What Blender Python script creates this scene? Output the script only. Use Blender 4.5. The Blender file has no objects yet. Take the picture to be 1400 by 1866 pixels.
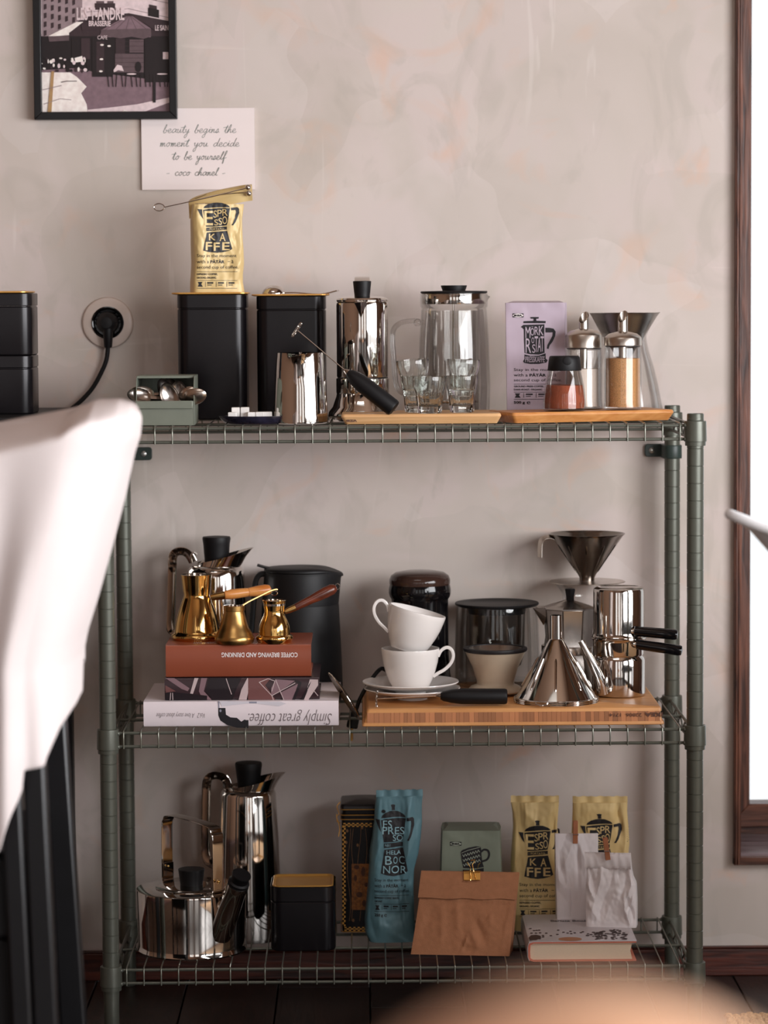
import bpy, math, random
from math import pi, sin, cos, radians as rad
from mathutils import Vector, Matrix, noise
random.seed(7)
sc = bpy.context.scene
COL = sc.collection

# ------------------------------------------------------------------ camera, world, lights, exposure
CX, CY, CZ = -0.0527462, -4.76217, 1.122539
YAW, PITCH, ROLL, FPX = 0.00641982, 0.07362197, -0.00630077, 5313.14
fw = Vector((sin(YAW)*cos(PITCH), cos(YAW)*cos(PITCH), -sin(PITCH)))
r0 = Vector((cos(YAW), -sin(YAW), 0)); u0 = r0.cross(fw)
rt = r0*cos(ROLL)+u0*sin(ROLL); up = -r0*sin(ROLL)+u0*cos(ROLL)
CAM = Vector((CX, CY, CZ))
cd = bpy.data.cameras.new('camera'); cam = bpy.data.objects.new('camera', cd); COL.objects.link(cam)
cam.matrix_world = Matrix(((rt.x, up.x, -fw.x, CX), (rt.y, up.y, -fw.y, CY), (rt.z, up.z, -fw.z, CZ), (0, 0, 0, 1)))
cd.sensor_fit = 'VERTICAL'; cd.sensor_height = 36; cd.lens = FPX/1866*36
cd.clip_start = .05; cd.clip_end = 100
cd.dof.use_dof = True; cd.dof.focus_distance = 4.43; cd.dof.aperture_fstop = 3.9
sc.camera = cam

world = bpy.data.worlds.new('daylight'); sc.world = world; world.use_nodes = True
bg = world.node_tree.nodes['Background']; bg.inputs[0].default_value = (.93, .96, 1, 1); bg.inputs[1].default_value = 1.25

def area(name, loc, target, sx, sy, power, col):
    l = bpy.data.lights.new(name, 'AREA'); l.shape = 'RECTANGLE'; l.size = sx; l.size_y = sy
    l.energy = power; l.color = col
    o = bpy.data.objects.new(name, l); COL.objects.link(o); o.location = loc
    o.rotation_euler = (Vector(target)-Vector(loc)).to_track_quat('-Z', 'Y').to_euler()
    return o
area('daylight_right_window', (1.95, -3.0, 1.32), (-.2, -2.6, 1.2), 3.6, 1.05, 168, (.945, .945, .965))
area('daylight_right_window_lower', (1.97, -3.0, .45), (0, -3.0, .45), 3.6, .6, 2.2, (1, .95, .91))
area('added_fill_light', (-.5, -2.5, 3.13), (-.3, -.6, .9), 1.3, .6, 12, (1, .97, .95))  # added fill from above, out of view, to lift the upper left wall
for wx, wz, sx_, sz_, pw_ in ((-1.5, 1.22, .95, 2.15, 2.2), (-.05, 1.22, .9, 2.15, 2.2), (1.3, 1.22, .95, 2.15, 3.2)):
    area('daylight_rear_window', (wx, -7.15, wz), (wx, 0, wz-.2), sx_, sz_, pw_, (1, .82, .66))

vs = sc.view_settings
sc.display_settings.display_device = 'sRGB'
vs.view_transform = 'Standard'; vs.look = 'None'; vs.exposure = -0.06; vs.gamma = 1.0; vs.use_curve_mapping = False
sc.cycles.max_bounces = 14; sc.cycles.transmission_bounces = 14; sc.cycles.glossy_bounces = 6; sc.cycles.diffuse_bounces = 4
sc.cycles.sample_clamp_indirect = 6

# ------------------------------------------------------------------ helpers: measuring
def ray(px, py): return fw + rt*((px-700)/FPX) - up*((py-933)/FPX)
def W(px, py, Y):
    d = ray(px, py); return CAM + d*((Y-CY)/d.y)
def onz(px, py, z):
    d = ray(px, py); return CAM + d*((z-CZ)/d.z)
def mpp(Y): return (Y-CY)/FPX
def interp(tab, t):
    if t <= tab[0][0]: return tab[0][1]
    for (a, b), (c, d) in zip(tab, tab[1:]):
        if t <= c: return b+(d-b)*(t-a)/(c-a) if c != a else d
    return tab[-1][1]

# ------------------------------------------------------------------ helpers: materials
MATS = {}
def lin(c): return tuple(((x/255)/12.92 if x/255 <= .04045 else ((x/255+.055)/1.055)**2.4) for x in c)
def mat(name, c, rough=.5, metal=0, var=.06, scale=30, bump=0, bscale=200, trans=0, ior=1.45, coat=0, aniso=0, rnd=0, emit=0, spec=.5, stretch=None, sss=0):
    if name in MATS: return MATS[name]
    m = bpy.data.materials.new(name); m.use_nodes = True; nt = m.node_tree; N = nt.nodes; L = nt.links
    b = N['Principled BSDF']; c = lin(c)
    tc = N.new('ShaderNodeTexCoord'); src = tc.outputs['Object']
    if stretch:
        mp = N.new('ShaderNodeMapping'); mp.inputs['Scale'].default_value = stretch; L.new(src, mp.inputs[0]); src = mp.outputs[0]
    nz = N.new('ShaderNodeTexNoise'); nz.inputs['Scale'].default_value = scale; nz.inputs['Detail'].default_value = 4
    L.new(src, nz.inputs['Vector'])
    cr = N.new('ShaderNodeValToRGB')
    cr.color_ramp.elements[0].position = .3; cr.color_ramp.elements[1].position = .7
    cr.color_ramp.elements[0].color = (*[x*(1-var) for x in c], 1)
    cr.color_ramp.elements[1].color = (*[min(1, x*(1+var)) for x in c], 1)
    L.new(nz.outputs['Fac'], cr.inputs[0]); out = cr.outputs[0]
    if rnd:
        oi = N.new('ShaderNodeObjectInfo'); hs = N.new('ShaderNodeHueSaturation')
        mr = N.new('ShaderNodeMapRange'); mr.inputs[3].default_value = 1-rnd; mr.inputs[4].default_value = 1+rnd
        L.new(oi.outputs['Random'], mr.inputs[0]); L.new(mr.outputs[0], hs.inputs['Value']); L.new(out, hs.inputs['Color']); out = hs.outputs[0]
    L.new(out, b.inputs['Base Color'])
    b.inputs['Roughness'].default_value = rough; b.inputs['Metallic'].default_value = metal
    b.inputs['Transmission Weight'].default_value = trans; b.inputs['IOR'].default_value = ior
    b.inputs['Coat Weight'].default_value = coat; b.inputs['Specular IOR Level'].default_value = spec
    if coat: b.inputs['Coat Roughness'].default_value = .08
    if bump:
        n2 = N.new('ShaderNodeTexNoise'); n2.inputs['Scale'].default_value = bscale; n2.inputs['Detail'].default_value = 3
        L.new(src, n2.inputs['Vector']); bp = N.new('ShaderNodeBump'); bp.inputs['Strength'].default_value = bump; bp.inputs['Distance'].default_value = .002
        L.new(n2.outputs['Fac'], bp.inputs['Height']); L.new(bp.outputs[0], b.inputs['Normal'])
    MATS[name] = m; return m

def wood(name, c1, c2, scale=6, dist=3, rough=.45, axis=(1, 12, 12), rnd=0, bump=.15, spec=.5):
    m = bpy.data.materials.new(name); m.use_nodes = True; nt = m.node_tree; N = nt.nodes; L = nt.links
    b = N['Principled BSDF']; tc = N.new('ShaderNodeTexCoord'); mp = N.new('ShaderNodeMapping'); mp.inputs['Scale'].default_value = axis
    L.new(tc.outputs['Object'], mp.inputs[0]); src = mp.outputs[0]
    oi = N.new('ShaderNodeObjectInfo'); vm = N.new('ShaderNodeVectorMath'); vm.operation = 'ADD'
    L.new(oi.outputs['Random'], vm.inputs[1]); L.new(src, vm.inputs[0])
    nz = N.new('ShaderNodeTexNoise'); nz.inputs['Scale'].default_value = scale; nz.inputs['Detail'].default_value = 6; nz.inputs['Distortion'].default_value = dist*.3
    L.new(vm.outputs[0], nz.inputs['Vector'])
    cr = N.new('ShaderNodeValToRGB'); cr.color_ramp.elements[0].position = .35; cr.color_ramp.elements[1].position = .68
    cr.color_ramp.elements[0].color = (*lin(c1), 1); cr.color_ramp.elements[1].color = (*lin(c2), 1)
    L.new(nz.outputs['Fac'], cr.inputs[0]); out = cr.outputs[0]
    if rnd:
        hs = N.new('ShaderNodeHueSaturation'); mr = N.new('ShaderNodeMapRange'); mr.inputs[3].default_value = 1-rnd; mr.inputs[4].default_value = 1+rnd
        L.new(oi.outputs['Random'], mr.inputs[0]); L.new(mr.outputs[0], hs.inputs['Value']); L.new(out, hs.inputs['Color']); out = hs.outputs[0]
    L.new(out, b.inputs['Base Color']); b.inputs['Roughness'].default_value = rough; b.inputs['Specular IOR Level'].default_value = spec
    bp = N.new('ShaderNodeBump'); bp.inputs['Strength'].default_value = bump; bp.inputs['Distance'].default_value = .002
    L.new(nz.outputs['Fac'], bp.inputs['Height']); L.new(bp.outputs[0], b.inputs['Normal'])
    return m

def plaster():
    m = bpy.data.materials.new('troweled_plaster'); m.use_nodes = True; nt = m.node_tree; N = nt.nodes; L = nt.links
    b = N['Principled BSDF']; tc = N.new('ShaderNodeTexCoord')
    def nz(scale, det=3, dist=0, off=0, st=(1, 1, 1), rot=0):
        mp = N.new('ShaderNodeMapping'); mp.inputs['Location'].default_value = (off, off, off); mp.inputs['Scale'].default_value = st; mp.inputs['Rotation'].default_value = (0, rot, 0)
        L.new(tc.outputs['Object'], mp.inputs[0])
        n = N.new('ShaderNodeTexNoise'); n.inputs['Scale'].default_value = scale; n.inputs['Detail'].default_value = det; n.inputs['Distortion'].default_value = dist
        L.new(mp.outputs[0], n.inputs['Vector']); return n.outputs['Fac']
    def mix(fac, a, bcol, lo, hi, amt=1):
        mr = N.new('ShaderNodeMapRange'); mr.inputs[1].default_value = lo; mr.inputs[2].default_value = hi; mr.inputs[4].default_value = amt
        L.new(fac, mr.inputs[0]); mx = N.new('ShaderNodeMix'); mx.data_type = 'RGBA'
        L.new(mr.outputs[0], mx.inputs['Factor'])
        if isinstance(a, tuple): mx.inputs['A'].default_value = (*lin(a), 1)
        else: L.new(a, mx.inputs['A'])
        mx.inputs['B'].default_value = (*lin(bcol), 1); return mx.outputs['Result']
    c = mix(nz(3.2, 3, 1.0), (211, 199, 192), (200, 189, 180), .4, .62)
    c = mix(nz(4.5, 2, 1.5, 5), c, (212, 198, 193), .48, .6, .8)
    c = mix(nz(9, 4, 2.2, 11, (1, 1, .6), .6), c, (189, 180, 171), .55, .68, .5)
    c = mix(nz(6, 3, 2.0, 23), c, (222, 182, 158), .6, .76, .5)
    # voronoi trowel patches
    vo = N.new('ShaderNodeTexVoronoi'); vo.inputs['Scale'].default_value = 5.5
    n0 = N.new('ShaderNodeTexNoise'); n0.inputs['Scale'].default_value = 3; va = N.new('ShaderNodeVectorMath'); va.operation = 'MULTIPLY_ADD'
    va.inputs[1].default_value = (.35, .35, .35); L.new(tc.outputs['Object'], n0.inputs['Vector']); L.new(n0.outputs['Color'], va.inputs[0]); L.new(tc.outputs['Object'], va.inputs[2])
    L.new(va.outputs[0], vo.inputs['Vector'])
    sp = N.new('ShaderNodeSeparateColor'); L.new(vo.outputs['Color'], sp.inputs[0])
    c = mix(sp.outputs[0], c, (220, 211, 207), .5, .9, .25)
    c = mix(sp.outputs[1], c, (184, 175, 165), .6, .9, .2)
    # scratches
    wv = nz(26, 2, 1.5, 3, (1, 1, .07), .5)
    c = mix(wv, c, (232, 224, 218), .69, .73, .25)
    wv2 = nz(30, 2, 1.5, 8, (.06, 1, 1), .35)
    c = mix(wv2, c, (235, 226, 218), .71, .75, .2)
    L.new(c, b.inputs['Base Color']); b.inputs['Roughness'].default_value = .62; b.inputs['Specular IOR Level'].default_value = .3
    bp = N.new('ShaderNodeBump'); bp.inputs['Strength'].default_value = .12; bp.inputs['Distance'].default_value = .004
    L.new(nz(7, 3, 1.5), bp.inputs['Height']); L.new(bp.outputs[0], b.inputs['Normal'])
    return m

M_STEEL = mat('polished_steel', (206, 200, 194), .07, 1, .02)
M_BRUSH = mat('brushed_steel', (190, 180, 170), .28, 1, .08, 60, stretch=(1, 1, .05))
M_ALU = mat('dull_aluminium', (170, 162, 156), .24, 1, .05)
M_BRASS = mat('polished_brass', (222, 178, 108), .1, 1, .06, 40)
M_BRASSD = mat('worn_brass', (176, 138, 84), .3, 1, .15, 60)
M_GOLD = mat('gold_lacquer', (220, 164, 84), .32, .6, .05)
M_SHELF = mat('green_grey_powder_coat', (93, 95, 86), .34, .35, .04, 90, .05, 900)
M_WIRE = mat('coated_wire', (114, 115, 105), .28, .45, .04, 90)
M_BLACK = mat('matte_black_plastic', (17, 16, 18), .5, 0, .1, 50, spec=.35)
M_GLOSSB = mat('glossy_black_plastic', (12, 11, 13), .1, 0, .05, 50)
M_TIN = mat('black_lacquered_tin', (24, 21, 24), .27, .3, .05, 50)
M_SAGE = mat('sage_green_paint', (118, 123, 111), .4, .1, .04, 60)
M_CUP = mat('white_glazed_ceramic', (232, 226, 222), .08, 0, .01)
M_CREAM = mat('beige_stoneware', (196, 180, 158), .3, 0, .05, 40)
M_GLASSR = mat('thick_clear_glass', (250, 252, 250), .0, 0, .0, trans=1, ior=1.47)
def thin_glass():
    m = bpy.data.materials.new('clear_thin_glass'); m.use_nodes = True; nt = m.node_tree; N = nt.nodes; L = nt.links; N.remove(N['Principled BSDF'])
    tr = N.new('ShaderNodeBsdfTransparent'); gl = N.new('ShaderNodeBsdfGlossy'); gl.inputs['Roughness'].default_value = .02
    lw = N.new('ShaderNodeLayerWeight'); lw.inputs['Blend'].default_value = .25; pw = N.new('ShaderNodeMath'); pw.operation = 'MULTIPLY_ADD'; pw.inputs[1].default_value = .38; pw.inputs[2].default_value = .025
    cr = N.new('ShaderNodeValToRGB'); cr.color_ramp.elements[0].position = .72; cr.color_ramp.elements[0].color = (.99, .99, .985, 1); cr.color_ramp.elements[1].color = (.84, .85, .85, 1)
    lf = N.new('ShaderNodeLayerWeight'); lf.inputs['Blend'].default_value = .5; L.new(lf.outputs['Facing'], cr.inputs[0]); L.new(cr.outputs[0], tr.inputs[0])
    mx = N.new('ShaderNodeMixShader'); L.new(lw.outputs['Fresnel'], pw.inputs[0]); L.new(pw.outputs[0], mx.inputs[0]); L.new(tr.outputs[0], mx.inputs[1]); L.new(gl.outputs[0], mx.inputs[2]); L.new(mx.outputs[0], N['Material Output'].inputs[0])
    return m
M_GLASS = thin_glass()
M_SUGARW = mat('white_sugar', (236, 220, 208), .8, 0, .04, 400, .4, 1500)
M_SUGARB = mat('brown_sugar', (214, 158, 104), .6, 0, .35, 900, .8, 1400)
M_COCOA = mat('cocoa_powder', (146, 74, 48), .9, 0, .15, 90, .4, 300)
M_CUBE = mat('sugar_cube', (244, 240, 236), .7, 0, .03, 400, .4, 2000)
M_PLATE = mat('dark_blue_glaze', (32, 30, 44), .2, 0, .5, 80)
M_BEECH = wood('beech_board', (206, 156, 104), (226, 182, 132), 8, 1, .5, (1, 14, 14), bump=.05)
M_ACACIA = wood('oak_board', (190, 122, 62), (216, 154, 92), 8, 1, .45, (1.2, 14, 14), bump=.05)
M_BAMB = wood('bamboo_plain', (202, 140, 82), (222, 162, 102), 8, 1, .4, (1, 14, 14), bump=.05)
M_STRIP = mat('bamboo_strip', (172, 112, 72), .5, 0, .08, 60, rnd=.32)
M_WALN = wood('dark_stained_wood', (52, 26, 18), (128, 80, 62), 9, 2, .42, (14, 14, 1.0), bump=.5)
M_WALNX = wood('dark_stained_wood_across', (52, 26, 18), (122, 76, 58), 9, 2, .42, (1.0, 14, 14), bump=.5)
M_BASE = wood('dark_red_wood', (44, 16, 10), (98, 44, 30), 9, 2, .4, (1.0, 14, 14), bump=.4)
M_FLOOR = wood('dark_floorboard', (26, 16, 13), (48, 31, 25), 6, 2, .32, (14, 1.0, 14), rnd=.25, bump=.3)
M_WHANDLE = wood('turned_light_wood', (186, 106, 44), (220, 150, 82), 20, 1, .3, (1, 3, 3), bump=.03)
M_DHANDLE = wood('turned_dark_wood', (64, 24, 12), (110, 48, 28), 24, 1, .3, (1, 3, 3), bump=.05)
M_PEG = mat('clothespin_wood', (176, 112, 78), .6, 0, .08, 60)
M_YEL = mat('yellow_foil_bag', (220, 192, 134), .38, .05, .04, 30)
M_YELTOP = M_YEL
M_TEAL = mat('teal_foil_bag', (98, 136, 146), .34, .1, .05, 30)
M_GREENP = mat('sage_paper_pack', (130, 138, 122), .5, 0, .04, 30)
M_LILAC = mat('lilac_paper_pack', (190, 174, 188), .5, 0, .03, 30)
M_KRAFT = mat('brown_kraft_paper', (168, 114, 80), .8, 0, .07, 120, .25, 700)
M_WPAPER = mat('white_coated_paper', (236, 228, 228), .3, 0, .02, 60)
M_INK = mat('black_ink', (30, 28, 32), .5, 0, .1, 200)
M_INKG = mat('dark_green_ink', (44, 62, 50), .6, 0, .05)
M_INKW = mat('white_ink', (240, 232, 230), .6, 0, .03)
M_INKB = mat('brown_ink', (92, 60, 48), .6, 0, .05)
M_PAPER = mat('book_page_paper', (232, 208, 180), .8, 0, .06, 300, .3, 900, stretch=(1, 1, 30))
M_CARD = mat('white_card', (240, 228, 226), .7, 0, .01)
M_FRAME = mat('black_picture_frame', (20, 19, 21), .35, 0, .1)
M_BOOKW = mat('white_book_cover', (232, 220, 224), .28, 0, .01)
M_BOOKB = mat('russet_book_cover', (140, 72, 50), .3, 0, .04)
M_BOOKD = mat('dark_plum_book_cover', (58, 42, 46), .25, 0, .1)
M_BOOKP = mat('pale_book_cover', (206, 198, 200), .3, 0, .03)
M_CORAL = mat('coral_book_board', (206, 116, 92), .5, 0, .03)
M_CLOTH = mat('white_linen', (218, 207, 205), .85, 0, .02, 20, .2, 500)
M_LEATHER = mat('tan_orange_leather', (255, 200, 162), .4, 0, .05, 20, .1, 200)
M_OUTLET = mat('beige_outlet_ring', (208, 192, 182), .3, 0, .02)
M_CERW = mat('white_enamel', (226, 226, 228), .15, 0, .02)
M_JUTE = mat('jute_fibre', (196, 160, 120), .9, 0, .25, 300, .6, 400)
M_SMOKE = mat('smoky_brown_plastic', (58, 40, 34), .12, 0, .1, 20)
M_SILIC = mat('black_silicone', (30, 26, 28), .5, 0, .05)
M_CEIL = mat('ceiling_paint', (170, 142, 122), .9, 0, .02)
M_WALLB = mat('taupe_wall_paint', (126, 96, 76), .8, 0, .03)

# ------------------------------------------------------------------ helpers: meshes
class B:
    def __init__(s): s.v = []; s.f = []; s.mi = []; s.cur = 0
    def add(s, vs, fs):
        o = len(s.v); s.v += [Vector(p) for p in vs]; s.f += [tuple(i+o for i in f) for f in fs]; s.mi += [s.cur]*len(fs); return s
    def loft(s, rings, c0=True, c1=True, closed=True):
        o = len(s.v); n = len(rings[0]); k = len(rings)
        vs = [p for r in rings for p in r]; fs = []
        for i in range(k-1):
            for j in range(n if closed else n-1):
                j2 = (j+1) % n
                fs.append((i*n+j, i*n+j2, (i+1)*n+j2, (i+1)*n+j))
        if c0: fs.append(tuple(range(n-1, -1, -1)))
        if c1: fs.append(tuple((k-1)*n+j for j in range(n)))
        return s.add(vs, fs)
    def lathe(s, prof, c=(0, 0), n=48, M=None, c0=True, c1=True):
        rings = []
        for r, z in prof:
            r = max(r, 1e-5)
            rings.append([Vector((c[0]+r*cos(2*pi*j/n), c[1]+r*sin(2*pi*j/n), z)) for j in range(n)])
        if M is not None: rings = [[M @ p for p in r] for r in rings]
        return s.loft(rings, c0, c1)
    def shell(s, prof, t, c=(0, 0), n=48, M=None, bot=None):
        """open vessel: outer profile bottom to top, inner wall offset by t, floor thickness bot"""
        bot = t if bot is None else bot
        z0 = prof[0][1]
        inner = [(max(r-t, 1e-4), max(z, z0+bot)) for r, z in prof]
        inner = [p for i, p in enumerate(inner) if prof[i][1] > z0+bot*.5]
        zi = inner[0][0]
        full = [(1e-5, z0)]+list(prof)+inner[::-1]+[(1e-5, z0+bot)]
        return s.lathe(full, c, n, M, False, False)
    def box(s, x0, x1, y0, y1, z0, z1, M=None):
        vs = [Vector(p) for p in ((x0, y0, z0), (x1, y0, z0), (x1, y1, z0), (x0, y1, z0), (x0, y0, z1), (x1, y0, z1), (x1, y1, z1), (x0, y1, z1))]
        if M is not None: vs = [M @ p for p in vs]
        return s.add(vs, [(0, 3, 2, 1), (4, 5, 6, 7), (0, 1, 5, 4), (1, 2, 6, 5), (2, 3, 7, 6), (3, 0, 4, 7)])
    def tube(s, path, r, n=12, flat=None, closed=False, updir=(0, 0, 1)):
        """r: radius or list; flat=(a,b) rectangular-ish section half sizes"""
        path = [Vector(p) for p in path]; k = len(path); rings = []; prev = None
        for i, p in enumerate(path):
            if closed: t = path[(i+1) % k]-path[i-1]
            else: t = path[min(i+1, k-1)]-path[max(i-1, 0)]
            t.normalize()
            if prev is None:
                a = Vector(updir)
                if abs(a.dot(t)) > .95: a = Vector((1, 0, 0))
                x = (a-t*a.dot(t)).normalized()
            else: x = (prev-t*prev.dot(t)).normalized()
            prev = x; y = t.cross(x); rr = r[i] if isinstance(r, (list, tuple)) else r
            ring = []
            for j in range(n):
                a = 2*pi*j/n
                if flat: 
                    ca, sa = cos(a), sin(a); e = .35
                    ring.append(p + x*flat[0]*math.copysign(abs(ca)**e, ca) + y*flat[1]*math.copysign(abs(sa)**e, sa))
                else: ring.append(p + x*rr*cos(a) + y*rr*sin(a))
            rings.append(ring)
        if closed: rings.append(rings[0]); return s.loft(rings, False, False)
        return s.loft(rings)
    def prism(s, poly, a0, a1, axis='y', M=None):
        """poly of (u,v); extruded along axis"""
        def P(u, v, w): return Vector((u, w, v)) if axis == 'y' else (Vector((u, v, w)) if axis == 'z' else Vector((w, u, v)))
        rings = [[P(u, v, w) for u, v in poly] for w in (a0, a1)]
        if M is not None: rings = [[M @ p for p in r] for r in rings]
        return s.loft(rings)
    def sphere(s, c, r, n=16, sc_=(1, 1, 1), M=None):
        rings = []
        for i in range(n//2+1):
            t = -pi/2+pi*i/(n//2)
            rings.append([Vector((c[0]+r*sc_[0]*max(cos(t), 1e-4)*cos(2*pi*j/n), c[1]+r*sc_[1]*max(cos(t), 1e-4)*sin(2*pi*j/n), c[2]+r*sc_[2]*sin(t))) for j in range(n)])
        if M is not None: rings = [[M @ p for p in q] for q in rings]
        return s.loft(rings)

def rrect(x0, x1, y0, y1, r, z, n=5):
    pts = []
    for cx_, cy_, a0 in ((x1-r, y1-r, 0), (x0+r, y1-r, pi/2), (x0+r, y0+r, pi), (x1-r, y0+r, 1.5*pi)):
        for i in range(n+1):
            a = a0+pi/2*i/n; pts.append(Vector((cx_+r*cos(a), cy_+r*sin(a), z)))
    return pts

def smooth_path(pts, k=6):
    pts = [Vector(p) for p in pts]; out = []
    for i in range(len(pts)-1):
        p0 = pts[max(i-1, 0)]; p1 = pts[i]; p2 = pts[i+1]; p3 = pts[min(i+2, len(pts)-1)]
        for j in range(k):
            t = j/k
            out.append(.5*((2*p1)+(-p0+p2)*t+(2*p0-5*p1+4*p2-p3)*t*t+(-p0+3*p1-3*p2+p3)*t**3))
    out.append(pts[-1]); return out

def rootloc(o):
    while o.parent: o = o.parent
    return o.location.copy()

def obj(name, b, m, parent=None, ang=35, bevel=0, recalc=True):
    me = bpy.data.meshes.new(name)
    off = rootloc(parent) if parent else Vector((0, 0, 0))
    me.from_pydata([tuple(p-off) for p in b.v], [], b.f)
    ms = m if isinstance(m, list) else [m]
    for mm in ms: me.materials.append(mm)
    me.polygons.foreach_set('material_index', b.mi)
    if recalc:
        import bmesh
        bm = bmesh.new(); bm.from_mesh(me); bmesh.ops.recalc_face_normals(bm, faces=bm.faces); bm.to_mesh(me); bm.free()
    me.polygons.foreach_set('use_smooth', [True]*len(me.polygons))
    me.set_sharp_from_angle(angle=rad(ang)); me.update()
    o = bpy.data.objects.new(name, me); COL.objects.link(o)
    if parent: o.parent = parent
    if bevel:
        md = o.modifiers.new('bevel', 'BEVEL'); md.width = bevel; md.segments = 2; md.limit_method = 'ANGLE'; md.angle_limit = rad(40)
    return o

def tag(o, label, cat, group=None):
    o['label'] = label; o['category'] = cat
    if group: o['group'] = group
    return o
def thing(name, label, cat, loc=(0, 0, 0), group=None):
    o = bpy.data.objects.new(name, None); COL.objects.link(o); o.location = loc; o.empty_display_size = .05
    return tag(o, label, cat, group)
def struct(o): o['kind'] = 'structure'; return o
def dup(root, loc=None, label=None, rot=None):
    r = root.copy(); COL.objects.link(r)
    if loc is not None: r.location = loc
    if rot is not None: r.rotation_euler = rot
    if label: r['label'] = label
    for ch in list(root.children):
        c = ch.copy(); COL.objects.link(c); c.parent = r
        for g in ch.children:
            d = g.copy(); COL.objects.link(d); d.parent = c
    return r

# turned object frame: px of the axis, plane Y of the axis; profile in photo pixels
class Turn:
    def __init__(s, px, Y, pyref, zs=None):
        s.Y = Y; s.k = mpp(Y); p = W(px, pyref, Y); s.x = p.x; s.px = px; s.zs = zs
    def z(s, py): return W(s.px, py, s.Y).z
    def prof(s, pts, zs=None):
        out = [(hw*s.k, s.z(py)) for hw, py in pts]
        if zs is not None: out[0] = (out[0][0], zs)
        return out
    @property
    def c(s): return (s.x, s.Y)
    def at(s, px, py, dy=0): return W(px, py, s.Y+dy)

# ------------------------------------------------------------------ helpers: printing on surfaces
def text2d(txt, box, rot180=False, shear=0, bold=0, align=None):
    """box=(x0,y0,x1,y1) in photo pixels (y down); returns verts, faces"""
    cu = bpy.data.curves.new('t', 'FONT'); cu.body = txt; cu.size = 1; cu.resolution_u = 3; cu.offset = bold; cu.shear = shear
    o = bpy.data.objects.new('t', cu); me = bpy.data.meshes.new_from_object(o)
    vs = [v.co.copy() for v in me.vertices]; fs = [tuple(p.vertices) for p in me.polygons]
    bpy.data.objects.remove(o); bpy.data.curves.remove(cu); bpy.data.meshes.remove(me)
    x0 = min(v.x for v in vs); x1 = max(v.x for v in vs); y0 = min(v.y for v in vs); y1 = max(v.y for v in vs)
    out = []
    for v in vs:
        u = (v.x-x0)/(x1-x0+1e-9); w = (v.y-y0)/(y1-y0+1e-9)
        if rot180: u = 1-u; w = 1-w
        out.append((box[0]+u*(box[2]-box[0]), box[3]-w*(box[3]-box[1])))
    return out, fs
class Print:
    def __init__(s): s.v = []; s.f = []; s.mi = []; s.fl = []; s.nl = 0
    def poly(s, pts, m=0):
        s.fl.append(s.nl); s.nl += 1; o = len(s.v); s.v += list(pts); s.f.append(tuple(range(o, o+len(pts)))); s.mi.append(m); return s
    def rect(s, x0, y0, x1, y1, m=0): return s.poly([(x0, y0), (x1, y0), (x1, y1), (x0, y1)], m)
    def text(s, t, box, m=0, **k):
        vs, fs = text2d(t, box, **k); o = len(s.v); s.v += vs; s.nl += 1; s.fl += [s.nl]*len(fs); s.f += [tuple(i+o for i in f) for f in fs]; s.mi += [m]*len(fs); return s
    def line(s, pts, w, m=0):
        l0 = s.nl
        for a, b in zip(pts, pts[1:]):
            s.nl = l0; dx, dy = b[0]-a[0], b[1]-a[1]; l = math.hypot(dx, dy) or 1; nx, ny = -dy/l*w/2, dx/l*w/2; ex, ey = dx/l*w*.3, dy/l*w*.3
            s.poly([(a[0]+nx-ex, a[1]+ny-ey), (b[0]+nx+ex, b[1]+ny+ey), (b[0]-nx+ex, b[1]-ny+ey), (a[0]-nx-ex, a[1]-ny-ey)], m)
        return s
    def disc(s, cx_, cy_, rx, ry, m=0, n=16):
        return s.poly([(cx_+rx*cos(2*pi*i/n), cy_+ry*sin(2*pi*i/n)) for i in range(n)], m)
    def affine(s, ox, sx, oy, sy):
        s.v = [(ox+sx*u, oy+sy*v) for u, v in s.v]; return s
    def build(s, name, mapfn, m, parent, sub=0):
        import bmesh
        off = rootloc(parent); me = bpy.data.meshes.new(name)
        lay = [0]*len(s.v)
        for li, f in enumerate(s.f):
            for i in f: lay[i] = s.fl[li]
        me.from_pydata([(x, y, lay[i]*.01) for i, (x, y) in enumerate(s.v)], [], s.f); me.polygons.foreach_set('material_index', s.mi)
        bm = bmesh.new(); bm.from_mesh(me)
        bmesh.ops.triangulate(bm, faces=[f for f in bm.faces if len(f.verts) > 3])
        if sub:
            for _ in range(5):
                es = [e for e in bm.edges if e.calc_length() > sub]
                if not es: break
                bmesh.ops.subdivide_edges(bm, edges=es, cuts=1); bmesh.ops.triangulate(bm, faces=[f for f in bm.faces if len(f.verts) > 3])
        for v in bm.verts: v.co = mapfn(v.co.x, v.co.y)-off+Vector((0, -.0009*v.co.z, 0))
        bm.to_mesh(me); bm.free()
        for mm in (m if isinstance(m, list) else [m]): me.materials.append(mm)
        o = bpy.data.objects.new(name, me); COL.objects.link(o); o.parent = parent; o['kind'] = 'stuff'; return o
def planemap(Y, off=.0005): return lambda px, py: W(px, py, Y)+Vector((0, -off, 0))

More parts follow.
